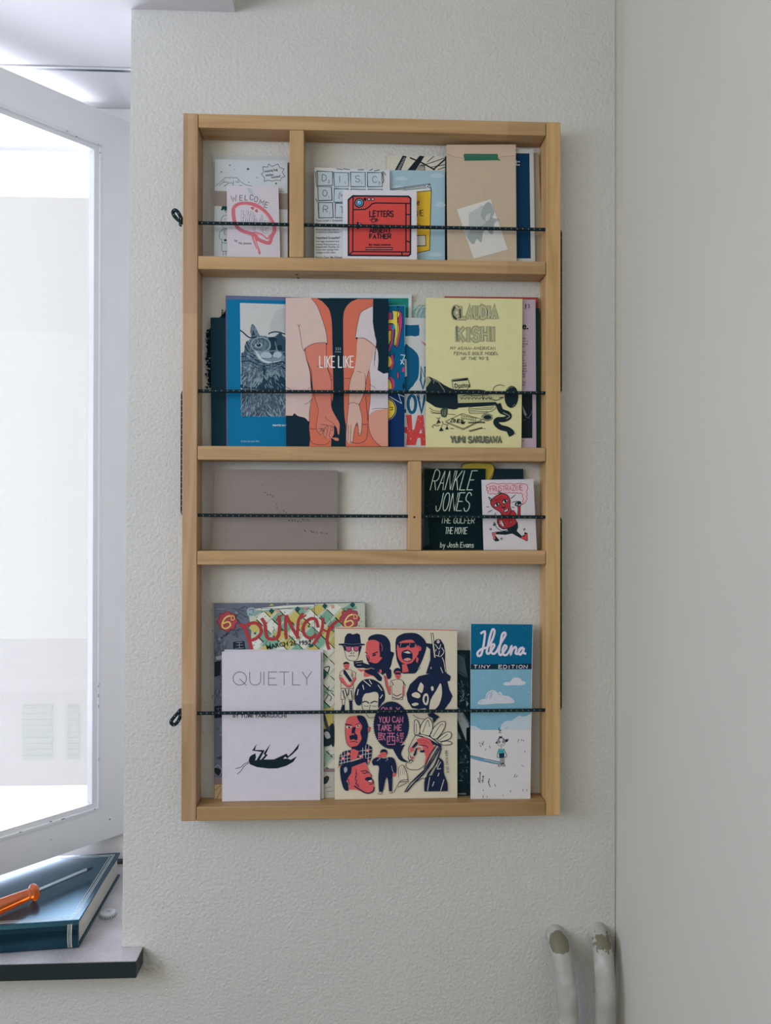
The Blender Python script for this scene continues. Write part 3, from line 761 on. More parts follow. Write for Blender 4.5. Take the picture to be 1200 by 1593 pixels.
# ================================================================== top compartment, left
G1 = 'paper zines in the top left compartment'
DK = '#27333a'
z = Zine(1, '330.5,241 452,243.5 452,400 330,400', .0030, .0012, '#a3a9ac', 'plain pale backing sheet standing behind the volcano zine', 'sheet of paper', 'backing_sheet', G1, single=True); z.done()
z = Zine(1, '340,251 450.6,253 450.6,400 340,400', .0056, .0018, '#7d6a74', 'thin mauve zine showing only as a strip between the volcano zine and the divider', 'zine', 'zine', G1, backcol='#7d6a74'); z.done()
z = Zine(1, '334.6,247.5 447.2,250.5 447.6,400 333,400', .0105, .0042, '#a9b0b5', 'pale zine with a drawn volcano and starburst, wrapped in a brown paper band', 'zine', 'zine', G1)
a = z.art(320, 230, 8)
a.S(DK, '122,478 240,375 270,368 300,376 320,365 345,376 385,368 430,415 480,450 520,465 575,476', 5)
a.M(DK, '170,470 205,440 240,405|215,430 270,425 285,440 240,470|285,440 320,432 345,450 340,468|375,415 385,430 415,430 400,410|345,410 350,445|420,470 455,468|225,475 250,470', 5)
for (x, y, r) in ((303, 216, 8), (197, 301, 8), (362, 268, 5), (640, 370, 7), (537, 430, 7), (877, 443, 11)): a.E(DK, x, y, r, n=8)
a.P(DK, '510,258 520,258 526,243 533,256 545,258 538,268 540,278 526,272 512,278 516,266')
a.S(DK, '712,235 775,240 785,200 825,232 900,200 925,245 978,262 955,300 988,356 945,372 930,410 880,400 825,415 785,402 732,418 735,375 695,328 722,305', 6, closed=True)
a.B(DK, 'missing bug', 735, 308, 42, 0.85, 0.02, -0.17); a.B(DK, 'sticker', 748, 354, 42, 0.9, 0.02, -0.08); a.B(DK, 'included!', 818, 380, 38, 0.85, 0.02, -0.14)
a.S(DK, '922,545 945,543 970,550', 5)
bnd = z.extra('paper_band', .0004, 320, 230, 8)
bnd.P('#7d756f', '106,535 1019,566 1020,768 104,720')
a.P('#0d3b3a', '192,778 205,725 270,720 272,795 250,775 240,790 228,760 212,778')
a.M(DK, '275,838 225,845 196,890 200,950 225,995 275,1012|225,1010 185,1040 172,1085 178,1130 215,1142|235,1012 232,1070 260,1080|205,1150 200,1275 230,1285 275,1285|222,1290 222,1335|250,1290 250,1335|205,1180 275,1190|235,885 242,885|240,775 255,805 262,800', 5, True)
a.E('#1c4444', 245, 1150, 16)
z.done()
z = Zine(1, '352.8,289.6 433.2,290 436,400.5 354,400.5', .0165, .0028, '#b6b0b7', 'small squared-paper zine lettered welcome home inside a red brush ring', 'zine', 'zine', G1)
a = z.art(320, 230, 8)
for x in range(288, 905, 27): a.S('#a59ea9', [(x, 482), (x + 12, 1358)], 2.2, adv=False)
for y in range(500, 1350, 27): a.S('#a59ea9', [(266, y), (910, y + 2)], 2.2, adv=False)
a.k += 1
a.P('#a3a8b0', '520,505 575,500 610,580 555,602'); a.M('#8d939c', '530,512 580,590|545,508 595,585', 4)
for (c, x, y, h, w, r) in (('W', 328, 672, 74, 52, -.2), ('E', 425, 655, 62, 36, .0), ('L', 488, 652, 62, 32, .06), ('C', 548, 650, 62, 40, .1), ('O', 604, 668, 68, 40, .15), ('M', 662, 698, 62, 44, .3), ('E', 730, 735, 66, 38, .3)):
    a.T('#444b55', c, x, y, h, w, 7.5, rot=r, jit=0.05)
a.S('#b0606b', '348,760 400,705 500,690 610,708 720,775 795,860 848,960 858,1030 830,1085 808,1150 785,1185 700,1160 640,1125 600,1080 540,1060 440,1025 380,965 352,880', 44, True, True)
a.P('#b0606b', '570,1075 645,1085 640,1180 682,1298 668,1328 640,1270 612,1210', True)
a.S('#c9949c', '352,880 345,830 360,770 420,720 520,708', 9, True); a.S('#c4868f', '600,1070 680,1080 760,1120 800,1150', 11, True); a.S('#c4868f', '560,715 680,770 760,840 820,930', 8, True)
a.S('#c9949c', '600,1110 630,1200 655,1290', 12, True); a.S('#b4646f', '600,1050 690,1070 740,1110 770,1130 800,1085', 15, True)
a.P('#a8525e', '560,740 600,740 600,762 580,770', True); a.P('#a8525e', '615,780 640,762 650,800 625,800', True)
for wd, cc in ((26, '#6d737e'), (17, '#b6b0b7')):
    for (c, x, y, h, w, r) in (('H', 452, 905, 118, 60, .04), ('O', 532, 950, 150, 56, .03), ('M', 600, 1022, 170, 78, .05), ('E', 728, 1045, 130, 44, .12)):
        a.T(cc, c, x, y, h, w, wd, rot=r)
a.B('#4a4f58', 'by', 358, 1165, 40, 1, 0, .1); a.B('#4a4f58', 'Mc. Joanne', 410, 1200, 40, 0.9)
z.done()

# ================================================================== top compartment, right
G2 = 'paper zines in the top right compartment'
z = Zine(1, '602.7,242 697,243 697,404 603,404', .0052, .0024, '#b6b2a6', 'cream zine with a black inked roof sketch, highest behind the pale blue zine', 'zine', 'zine', G2)
a = z.art(480, 230, 5.4545); K = '#18232a'
a.P(K, '728,200 800,66 835,72 782,200')
for i in range(9): a.S('#a9a79d', [(752 + i * 7, 190 - i * 13), (776 + i * 6.2, 186 - i * 12)], 4, adv=False)
a.k += 1
a.P(K, '832,200 945,66 985,72 905,200')
a.M(K, '865,85 960,125 1070,185|1060,185 1175,85', 12); a.M(K, '1000,140 1175,80|1010,120 1065,72|960,150 985,150 990,190 920,195|1040,165 1170,140|1100,185 1172,160', 6)
for i in range(8): a.S(K, [(915 + i * 9, 195), (950 + i * 5, 140)], 3, adv=False)
a.k += 1
z.done()
z = Zine(1, '606.4,264.6 692.4,265.4 692.4,404 606.4,404', .0100, .0036, '#8ba5b1', 'pale blue zine with a drawing of a yellow book, behind the red square zine', 'zine', 'zine', G2)
a = z.art(480, 230, 5.4545)
for (x, y, r, q) in ((790, 260, 50, 18), (1090, 235, 60, 20), (1120, 480, 40, 24), (1080, 905, 60, 18), (760, 330, 40, 14)): a.P('#9db0ba', [(x + r * math.cos(t) * (1 + .2 * math.sin(3 * t)), y + q * math.sin(t)) for t in [k * .35 for k in range(18)]], True, 2)
a.P('#c7a234', '700,378 1043,362 1038,600 1030,868 920,892 700,905')
a.P('#b7bdbf', '700,352 1030,308 1043,362 700,380')
a.M('#1d2a30', '700,352 1030,306 1043,362 1036,600 1030,868 922,892|920,376 1043,362|1030,306 1010,330 1043,345|705,360 1000,322|710,368 1005,338', 6)
a.P('#b6b6ad', '915,745 995,742 998,830 915,833'); a.S('#1d2a30', '915,745 995,742 998,830 915,833', 6)
a.T('#1d2a30', 'NE', 925, 578, 46, 22, 6, gap=.35, rot=-.06); a.T('#1d2a30', 'e', 922, 485, 50, 20, 6); a.M('#1d2a30', '925,645 940,672 945,650', 6)
z.done()
z = Zine(1, '489.4,260.4 606.4,264.6 607.4,404 489.3,404', .0145, .0040, '#b5b8bc', 'newsprint zine with hand-drawn lettered tiles, leftmost beside the divider', 'zine', 'zine', G2)
a = z.art(480, 230, 5.4545); TC = '#3b515b'
tiles = [(75, 197, 205, 318, 'D', '2'), (217, 207, 340, 325, 'I', '1'), (357, 205, 480, 328, 'S', '1'), (502, 210, 625, 330, 'C', '3'), (80, 326, 197, 447, 'O', '1'), (217, 345, 338, 460, 'M', '3'), (362, 350, 482, 462, 'F', '4'), (505, 352, 625, 465, 'O', '1'), (85, 462, 207, 590, 'R', '1'), (228, 468, 350, 590, 'T', '1')]
for (x, y, x2, y2, c, n) in tiles:
    a.P('#a5b0b9', [(x, y), (x2, y + 4), (x2 + 3, y2), (x + 2, y2 + 2)])
    j = lambda: random.uniform(-4, 4)
    for _ in range(2): a.S(TC, [(x + j(), y + j()), (x2 + j(), y + 3 + j()), (x2 + 3 + j(), y2 + j()), (x + 2 + j(), y2 + 2 + j())], 5, closed=True, adv=False)
    a.k += 1
    a.T('#4b5761', c, x + 42, y + 84, 52, 36, 5.5); a.T('#4b5761', n, x + 92, y + 100, 22, 13, 4)
a.M(TC, '240,178 290,184|300,178 350,184|420,186 470,185|520,192 545,180|560,195 600,188|630,200 640,280 628,300|640,205 655,230|60,200 70,330|62,430 75,460', 6)
TX = '#5c636b'
a.B(TX, "Your Loud 1 Scramble", 60, 624, 27, .95, .012)
for (y, t) in ((652, 'Three eggs your way s'), (700, 'Served with two toast w'), (722, 'ordered and three fully e'), (800, 'Two eggs scrambled with'), (825, 'country fried potatoes, g'), (847, 'topped with Cheddar che'), (870, 'bacon, two sausage links'), (894, 'cottage or jack cakes.')): a.B(TX, t, 62, y, 23, .85, .004)
a.B(TX, 'Heartland Scramble*', 62, 773, 30, .82, .014); a.B(TX, 'Stories Dear Me Harper', 60, 938, 28, .82, .014)
z.done()
z = Zine(1, '533.4,295.6 648.4,296 649,404 533.4,404', .0195, .0028, '#bcbbc1', 'small square red zine with a white border and black lettering, frontmost beside the divider', 'zine', 'zine', G2)
a = z.art(480, 230, 5.4545); K = '#16222c'; RD = '#b9443f'
o = '340,440 378,408 850,412 868,430 866,900 850,916 340,912'
a.P(RD, o); a.S(K, o, 14, closed=True)
a.M(K, '380,412 376,880 868,884|340,912 376,880|828,475 828,880|828,565 866,567|828,792 850,795 866,805|792,885 796,912', 11)
a.S(K, '380,525 480,522 510,505 540,475 570,468 866,472', 11)
a.E(K, 432, 466, 42); a.E('#8fa2b0', 432, 466, 31); a.E(K, 432, 466, 27); a.E('#4f92bb', 432, 466, 20); a.E('#a9cfe2', 426, 458, 7)
a.E(K, 480, 436, 14)
for x in (514, 546): a.E(K, x, 436, 15); a.E('#b9b6ba', x, 436, 8)
a.P(K, '412,625 480,660 412,692'); a.P('#b9b6ba', '428,640 458,656 428,660')
a.S(K, '492,855 708,855', 26); a.S('#a85a57', '492,855 708,855', 11)
a.T(K, 'LETTERS', 520, 582, 46, 21, 9.5, gap=.42, jit=.04)
a.S(K, '522,610 560,600 548,585 535,625 560,628 580,600 572,625 590,612 580,605 560,606', 6, True)
a.S(K, '535,655 520,668 540,670 552,648 550,668 565,650 575,668', 8, True)
a.T(K, 'ABSENT', 520, 718, 36, 22, 9, gap=.42, jit=.05); a.T(K, 'FATHER', 520, 768, 36, 22, 9, gap=.42, jit=.05)
a.B(K, 'by reed coomo', 512, 830, 30, 1.0, .03)
z.done()
z = Zine(1, '693.2,243 798,243 798,404 693.2,404', .0084, .0026, '#10191f', 'black zine showing only as a dark strip left of the kraft envelope', 'zine', 'zine', G2, pages=ink('#2a3236')); z.done()
z = Zine(1, '735,233 838.2,238.5 845,404 736,404', .0052, .0022, '#9d968a', 'beige zine at the right end of the top compartment, behind the navy one', 'zine', 'zine', G2)
z.done()
z = Zine(1, '722,230.5 830.4,232 832.8,405 722,405', .0125, .0030, '#a6aaab', 'navy zine with a white border half hidden behind the kraft envelope', 'zine', 'zine', G2)
a = z.art(580, 160, 3.6364)
a.P('#08304c', '560,284 887,286 895,880 560,880'); a.B('#aeb6bb', 't:', 806, 354, 52, 1.0, .02)
z.done()
z = Zine(1, '695,225.2 802.8,224.7 804.2,405 696.6,405', .0178, .0028, '#a99b86', 'tall kraft paper envelope closed with green tape, a small photo stuck on it', 'envelope', 'paper_envelope', 'paper zines in the top right compartment', single=True)
a = z.art(580, 160, 3.6364)
a.P('#b39e8c', '419,238 810,236 806,300 725,305 705,315 515,314 465,306 424,290')
a.M('#8f7b69', '424,290 465,306 515,314 705,315 725,305 806,299', 3); a.S('#a18c79', '808,300 812,880', 3)
t = z.extra('green_tape', .0004, 580, 160, 3.6364)
t.P('#2f5e4b', '516,290 525,288 706,289 710,300 708,312 726,327 704,324 518,327 520,315 515,305')
t.S('#3c6a57', '525,300 700,303', 3)
t = z.extra('stuck_photo', .0004, 580, 160, 3.6364)
t.P('#bbbab5', '476,603 668,545 765,830 572,883')
t.P('#a1a6a5', '545,630 590,600 620,580 640,600 620,640 640,690 600,700 560,720 530,760 520,710 545,690', True)
t.P('#8b9392', '625,590 650,562 672,572 690,620 678,650 722,660 690,680 680,742 655,730 650,700 625,735 615,790 590,770 575,798 555,790 535,755 560,715 600,700 640,680 612,640', True)
t.P('#a9adab', '640,640 665,625 660,660 640,668', True)
z.done(body='pouch')

# ================================================================== second shelf
G3 = 'zines on the second shelf'
# ragged-edged dark one behind the navy zine
q = [on(u, v, 1, -.0022) for (u, v) in [(331, 694), (331, 604), (325, 602), (323, 590), (324, 575), (321.5, 560), (322.5, 545), (320.8, 530), (322, 518), (321.5, 513), (327, 511), (331, 500), (344, 492), (350, 485), (352, 478), (353, 694)]]
zb = SHT[2] + .0004; q[0][2] = zb; q[-1][2] = zb
m = MB(); m.prism([tuple(p) for p in q], [(p[0], p[1] + .0018, p[2]) for p in q], ink('#0f1c25', .9, .1))
for k in range(95):
    u, v = random.uniform(319.6, 327), random.uniform(512, 604)
    c_ = on(u, v, 1, -.0022); r = random.uniform(.0005, .0014); ph = random.uniform(0, 6)
    m.add([(c_[0] + r * math.cos(ph + t) * 1.2, c_[1] - .0001 - .0008 * random.random(), c_[2] + r * math.sin(ph + t)) for t in (0, 1.4, 2.9, 4.4)], [(3, 2, 1, 0)], ink('#0f1c25', .9, .1) if k % 4 else ink('#8b979c'))
for k in range(14):
    u, v = random.uniform(345, 352), random.uniform(480, 496)
    c_ = on(u, v, 1, -.0022); m.add([(c_[0] + .0012 * math.cos(t), c_[1] - .0005, c_[2] + .0012 * math.sin(t)) for t in (0, 1.4, 2.9, 4.4)], [(3, 2, 1, 0)], ink('#0f1c25', .9, .1))
tag(m.build('zine', origin=((q[0][0] + q[-1][0]) / 2, -.0013, zb)), 'black zine with a ragged fuzzy left edge, leftmost on the second shelf', 'zine', G3)
z = Zine(2, '327.6,494 440,494 440,694 329,694', .0056, .0028, '#11303f', 'plain dark navy zine at the left end, behind the blue cat zine', 'zine', 'zine', G3); z.done()
z = Zine(2, '351.2,459.6 476,463 476,694 352.4,694', .0092, .0028, '#596180', 'slate violet zine whose top edge shows above the blue cat zine', 'zine', 'zine', G3); z.done()

mf, nt, b = base_mat('cat_fur_print')
tc = nt.nodes.new('ShaderNodeTexCoord'); mp = nt.nodes.new('ShaderNodeMapping'); mp.inputs['Scale'].default_value = (420, 420, 130); mp.inputs['Rotation'].default_value = (0, .5, 0)
nt.links.new(tc.outputs['Object'], mp.inputs['Vector'])
n1 = nt.nodes.new('ShaderNodeTexNoise'); n1.inputs['Scale'].default_value = 1; n1.inputs['Detail'].default_value = 4; n1.inputs['Distortion'].default_value = 1.5
n2 = nt.nodes.new('ShaderNodeTexNoise'); n2.inputs['Scale'].default_value = 45; n2.inputs['Detail'].default_value = 2
nt.links.new(mp.outputs['Vector'], n1.inputs['Vector']); nt.links.new(tc.outputs['Object'], n2.inputs['Vector'])
ad = nt.nodes.new('ShaderNodeMath'); ad.operation = 'MULTIPLY_ADD'; ad.inputs[1].default_value = 0.7
nt.links.new(n1.outputs['Fac'], ad.inputs[0])
h2 = nt.nodes.new('ShaderNodeMath'); h2.operation = 'MULTIPLY'; h2.inputs[1].default_value = 0.45; nt.links.new(n2.outputs['Fac'], h2.inputs[0]); nt.links.new(h2.outputs[0], ad.inputs[2])
c = ramp(nt, ad.outputs[0], [(0.40, hexlin('#14293a', KILL)), (0.58, hexlin('#38506200'[:7], KILL)), (0.75, hexlin('#8497a3', KILL))])
nt.links.new(c, b.inputs['Base Color']); b.inputs['Roughness'].default_value = .55
z = Zine(2, '353.5,465.6 514,469 514,694 354.6,693.4', .0138, .0038, '#02628a', 'blue zine with a printed photo of a tabby cat wearing glasses', 'zine', 'zine', G3, rough=.45)
a = z.art(345, 455, 6.5); K = '#122836'
a.P('#aaacab', '185,105 720,122 720,1255 198,1252')
a.P('#9fa3a4', '480,380 520,250 560,180 640,160 720,170 720,420 640,410 600,390 540,430', True)
a.P(mf, smooth(parse('198,612 228,596 232,540 258,492 296,462 290,385 308,318 338,345 385,436'), False) + parse('440,440 500,455 545,440 602,392 612,432 720,505 720,1254 198,1252'))
a.P('#5e6d79', '298,442 300,360 318,335 358,420 345,440')
a.P('#22384a', '305,440 312,390 322,380 340,430')
a.S('#1b2f3c', '188,382 215,402 280,455 345,450', 13, True)
a.P('#1b2f3d', '470,462 520,450 560,470 550,540 535,600 478,598 500,540', True)
a.P('#2c4352', '560,470 600,410 606,450 640,500 640,640 610,600 560,560', True)
a.P('#546873', '300,500 340,475 420,480 480,510 470,560 420,590 340,580 305,540', True)
a.M('#1f3645', '330,460 350,490 345,520|370,455 385,490 380,512|410,458 425,495 420,525|320,560 350,575 400,580|440,480 470,520 450,570|300,520 330,540 345,535', 7, True); a.P('#8c9da6', '335,530 370,508 410,522 400,550 365,556 342,546', True); a.E(K, 374, 532, 24, 18, rot=.15); a.E('#7c8f9b', 368, 524, 8, 5); a.E(K, 588, 560, 26, 30)
a.S('#8797a2', [(395 + 98 * math.cos(t), 528 + 74 * math.sin(t)) for t in [k * .3142 for k in range(20)]], 7, closed=True)
a.S('#75868f', '540,500 560,580 600,605 640,600', 6, True)
a.S('#1b2f3c', '475,420 500,405 560,398 640,420', 12, True)
a.P('#6b7f8b', '330,590 400,600 470,590 540,585 600,610 640,660 600,710 520,725 440,715 380,680 340,630', True)
a.P('#a5b0b6', '340,592 372,612 400,655 440,688 510,700 580,690 600,668 575,705 510,716 430,705 380,672 350,625', True)
a.E('#93a3ad', 452, 636, 58, 34, rot=.1); a.E('#93a3ad', 562, 632, 46, 32, rot=-.15); a.P('#2c4352', '545,452 602,396 616,445 590,470')
a.P('#31434f', '478,598 540,590 515,642'); a.M('#31434f', '512,640 505,660 470,668 400,665|512,640 525,660 560,660', 5, True)
for (x, y) in ((430, 640), (450, 630), (445, 655), (470, 645), (548, 640), (560, 650)): a.E('#31434f', x, y, 3, n=6)
random.seed(3)
a.M('#1a3243', '240,540 270,600 340,640|250,500 280,560|200,650 300,650 400,720|200,700 280,690 360,730|430,720 440,800 420,860|560,720 640,770|450,740 600,700 640,720', 12, True)
a.P('#1a3444', '412,730 440,760 440,860 470,870 540,830 640,880 640,1000 440,985 300,975 200,965 200,930 300,960 400,920 420,850', True)
for k in range(150):
    x, y = random.uniform(205, 640), random.choice((random.uniform(1040, 1245), random.uniform(780, 960)))
    d = random.uniform(-.5, .5) + (0.4 if x > 420 else -.5); L = random.uniform(20, 60)
    a.S(random.choice(('#8ba0ac', '#6f8794', '#92a7b2', '#1b3444', '#24404f')), [(x, y), (x + L * .5 * math.sin(d), y + L * .5), (x + L * math.sin(d) + 5, min(1250, y + L))], random.uniform(3, 6), adv=False)
a.k += 1
for k in range(90):
    x, y = random.uniform(205, 640), random.uniform(600, 800); L = random.uniform(20, 50); d = random.uniform(.2, .6) * (1 if x < 420 else -1)
    if 340 < x < 600 and y < 710: continue
    a.S(random.choice(('#7f95a2', '#5d7482', '#1b3444')), [(x, y), (min(640, x + L), y + L * d)], random.uniform(3, 6), adv=False)
a.k += 1
a.B('#c3ced4', 'PRINTED IN N', 515, 1352, 24, .95, .02); a.B('#9fb6c2', '© Like Like, June 2016', 195, 1512, 24, .85, .0)
z.done()

z = Zine(2, '481,455.6 640.6,457.6 641,694 482,694', .0060, .0026, '#b5bcbe', 'white-bordered green zine whose corner shows behind the pink arms zine', 'zine', 'zine', G3)
a = z.art(600, 450, 6.371); a.P('#1c7669', '-560,86 228,88 230,1530 -560,1530'); a.P('#0f6a74', '-560,86 60,88 60,160 -560,160')
z.done()
z = Zine(2, '632,470 688,471 688,694 632,694', .0023, .0018, '#b0b2a5', 'cream zine with pale wavy teal lines, rearmost between the green and yellow zines', 'zine', 'zine', G3)
a = z.art(600, 450, 6.371); a.P('#a3b3b1', '245,160 400,160 400,300 245,300')
for k in range(13): a.S(('#5c8b91', '#7da5a6', '#4a7480')[k % 3], [(250 + k * 12, 300), (262 + k * 12, 240 - (k % 4) * 10), (300 + k * 14, 190 - (k % 3) * 12), (340 + k * 13, 160)], 5, True)
z.done()
z = Zine(2, '612,494 688,495 688,695 612,695', .0105, .0020, '#abafb1', 'pale poster-lettered zine with blue and red block letters, left of the yellow zine', 'zine', 'zine', G3)
a = z.art(600, 450, 6.371); BL_ = '#0d4e70'; RD = '#b03d3d'
a.P(BL_, '190,350 250,356 330,352 338,400 334,458 290,468 262,462 190,466')
a.P(BL_, '190,572 240,572 290,610 325,660 334,740 325,870 290,930 262,968 190,992', True); a.P('#abafb1', '185,690 208,695 213,860 185,872')
a.T(BL_, 'N', 352, 880, 110, 40, 19); a.T(BL_, 'V', 345, 985, 95, 52, 19); a.T(BL_, 'OV', 226, 1222, 170, 72, 30, gap=.32); a.R(BL_, 188, 1190, 205, 1225)
a.P(RD, '185,1370 215,1362 203,1248 258,1240 268,1395 285,1390 318,1250 375,1246 402,1545 352,1550 346,1472 318,1475 300,1545 205,1545 212,1432 185,1420'); a.P('#abafb1', '334,1428 350,1382 364,1426')
a.P(RD, '345,505 380,530 402,545 402,568')
for k in range(30): x, y = random.uniform(205, 390), random.uniform(1050, 1530); a.E('#abafb1', x, y, random.uniform(1.5, 4), random.uniform(3, 10), n=6)
z.done()
z = Zine(2, '536,473 630.7,475.2 629,695 536,695', .0148, .0034, '#055176', 'blue cartoon-covered zine with yellow and magenta shapes, right of the pink arms zine', 'zine', 'zine', G3)
a = z.art(600, 450, 6.371); K = '#121f33'; YE = '#cbb343'; MG = '#a43b66'
a.P('#0c2a55', '-380,1010 188,1010 184,1558 -380,1558')
a.S('#7fb0c0', '-380,158 193,162 190,560', 3)
a.P(K, '108,165 138,165 125,192')
a.P(MG, '30,225 60,235 60,300 30,310'); a.P(MG, '120,225 158,232 168,330 150,450 125,562 95,556 120,440', True); a.S(K, '120,225 158,232 168,330 150,450 125,562 95,556 120,440', 6, True, True)
a.P(YE, '75,212 128,222 142,250 122,300 136,400 108,548 84,545 96,420 78,345 30,340 30,305 72,300 78,260', True); a.S(K, '75,212 128,222 142,250 122,300 136,400 108,548 84,545 96,420 78,345 30,340', 6, True)
a.P(MG, '62,410 80,380 70,520 40,610 32,600 50,520', True); a.P(YE, '30,410 58,405 55,500 32,560'); a.S(K, '30,410 58,405 55,500 32,560', 6)
a.P('#2390b0', '70,350 92,352 92,395 70,400'); a.P(MG, '30,350 62,352 60,400 30,402')
a.P(MG, '55,670 82,640 78,690 90,720 70,790 48,780', True); a.P(YE, '30,665 55,690 60,740 30,770', True); a.S(K, '30,660 82,640 78,690 90,720 70,790', 5)
a.P(MG, '115,830 125,810 135,860 125,890 112,870', True); a.S(K, '115,830 125,810 135,860 125,890 112,870', 5, True, True); a.P(MG, '165,790 185,770 188,810 170,820', True)
a.P(MG, '40,870 75,890 90,940 80,985 50,985', True); a.P(YE, '30,890 55,930 65,975 30,985', True); a.S(K, '30,880 60,920 68,978', 6)
a.M('#a9bac6', '152,650 192,655 150,745 192,690|40,1062 160,1132 128,1040 185,1065|150,700 185,745', 8)
a.E('#b9b49a', 10, 1188, 98, 112); a.E(K, 10, 1188, 94, 108); a.E(YE, 10, 1188, 84, 98); a.S(K, '40,1170 70,1170 70,1195 45,1196', 7)
a.P(K, '75,640 92,660 80,680'); a.E(K, 178, 960, 10, 30)
z.done()

z = Zine(2, '444.4,463 604.6,465.2 604.3,695 445.4,694.3', .0192, .0040, '#0c2430', 'coral and pink zine illustrated with two hanging arms, titled like like', 'zine', 'zine', G3, rough=.5)
a = z.art(440, 455, 6.5); OR = '#b8634f'; PK = '#b9a39d'; K = '#2a2630'; WH = '#b7afb4'; NV = '#0c2430'
a.P(OR, parse('285,52 340,56') + smooth(parse('400,90 462,160 486,230 498,330 502,500 510,860 510,1050 490,1150 500,1300 492,1400'), False) + parse('490,1556 268,1556 280,1480 268,1370 292,1030 305,1000 285,820 230,600'))
a.P(OR, smooth(parse('760,66 690,96 634,160 614,240 612,420 618,900 622,1200 636,1330'), False) + parse('640,1556 1066,1556 1066,1180 940,1000 915,66'))
a.P(PK, parse('30,54 290,53') + smooth(parse('350,140 398,265 436,400 452,515'), False) + smooth(parse('432,506 330,512 262,540 222,568 218,592'), False) + smooth(parse('240,680 272,800 284,900 290,960 300,1000 290,1090 276,1200 268,1302 225,1268 165,1252 140,1240 118,1222 100,1246'), False) + parse('30,1244'))
a.P(NV, '275,800 285,830 304,1000 290,1000 282,930'); a.P(NV, '432,508 455,516 440,538')
ARM = '#b77061'
a.P(ARM, smooth(parse('225,578 330,518 434,514 440,600 446,755 474,830 490,890 494,970 490,1100 498,1175 540,1258 574,1320 576,1390 570,1440 556,1428 545,1372 522,1345 518,1430 502,1466 545,1466 570,1478 566,1500 540,1502 500,1474 485,1480 440,1476 425,1462 395,1442 352,1408 340,1350 348,1285 360,1180 330,1080 304,960 300,810 285,770 245,680'), True, 4))
a.M(K, '225,578 245,680 290,800 300,940 330,1080 360,1180 348,1285 340,1350 352,1408 390,1445|446,755 474,830 490,890 494,970 490,1100 498,1175 540,1258 574,1320 576,1390 570,1440 556,1428 545,1372 522,1345|222,570 262,540 330,512 432,505|345,752 375,740 430,755|430,1255 450,1285 500,1315 525,1340|385,1335 425,1335 460,1345 500,1350 520,1365|365,1380 395,1378 370,1415|400,1380 410,1400 395,1435|425,1365 415,1440 440,1478|455,1385 440,1460|480,1400 470,1450 490,1480|500,1466 545,1466 570,1480 560,1502 535,1500', 4, True)
for (x, y) in ((402, 1388), (447, 1365), (497, 1378)): a.S(K, [(x + 13 * math.cos(t), y + 17 * math.sin(t)) for t in [k * .7 for k in range(9)]], 3.5, True, True)
a.M(K, '150,320 165,345 175,320|165,345 178,420 195,540 215,592|255,975 290,955|220,1132 270,1105 295,1075|30,952 95,992|290,1092 272,1180 268,1300|272,1370 290,1380 335,1383|280,1490 300,1520 350,1538 440,1535 480,1500|290,60 350,140 400,270 440,410 452,515', 4, True)
a.M(K, '480,880 505,882|622,870 685,868|440,530 442,740 500,860|490,1050 500,1150 510,1180', 4)
a.P(NV, parse('915,64 1068,66 1068,815 1030,822 990,806 975,790 958,788') + smooth(parse('966,640 950,500 930,410 912,300'), False))
a.P(WH, smooth(parse('945,555 962,600 968,690 960,785'), False) + parse('985,800 1020,822 1066,812 1066,1170') + smooth(parse('1000,1182 930,1196 874,1246 884,1100 886,930 876,800 905,670'), False))
a.P(WH, parse('912,135') + smooth(parse('850,165 790,205 762,300 745,390 735,455'), False) + smooth(parse('760,462 820,458 890,500 942,548'), False) + smooth(parse('948,480 925,380 912,280'), False))
RA = '#b99a8c'
a.P(RA, smooth(parse('760,462 820,464 890,506 940,552 905,680 868,800 838,930 826,1010 790,1100 772,1136 800,1250 802,1340 792,1432 770,1438 764,1370 752,1318 730,1370 716,1450 708,1520 690,1526 672,1532 655,1512 640,1490 645,1400 655,1260 668,1130 672,960 690,870 728,770 745,640'), True, 4))
a.P(NV, '735,455 760,452 752,480')
SK2 = '#b98676'
a.P(SK2, smooth(parse('1064,1174 930,1198 876,1246 870,1330 884,1420 930,1500 1000,1556'), False) + parse('1066,1556'))
a.M(K, '760,462 820,464 890,506 940,552|912,135 850,165 790,205 762,300 745,390 735,455|912,280 925,380 948,480 945,560|930,420 955,520 968,640|945,560 930,640 925,745|940,600 930,690|755,795 800,810|830,815 838,930 826,1010 790,1100 772,1136|720,790 690,870 672,960 668,1130 655,1260 645,1400 640,1490|670,1130 710,1112 775,1136|772,1136 800,1250 802,1340 792,1432 770,1438 764,1370 752,1318 730,1370 716,1450 708,1520|665,1340 662,1500|690,1340 685,1520|690,1520 712,1520 770,1524 830,1500 856,1440 858,1330|870,790 846,880 835,1000|880,800 886,930 884,1100 866,1240 868,1330 884,1420 930,1500 990,1556|880,930 940,965|905,1180 960,1172 1055,1172|800,1340 855,1330|840,1050 852,1200 862,1300|740,1342 765,1342|640,1330 635,1450', 4, True)
a.M(K, '645,1490 652,1510|672,1515 680,1530|690,1512 705,1515|772,1425 790,1425', 4)
a.T('#cfcace', 'LIKE LIKE', 374, 757, 112, 33, 11, gap=.42, sm=False)
a.M('#a3b0b4', '537,560 545,560|537,580 545,580|541,560 541,580|558,560 566,560|558,580 566,580|562,560 562,580|578,560 588,560|578,580 588,580|583,560 583,580|530,600 590,602', 4)
z.done()

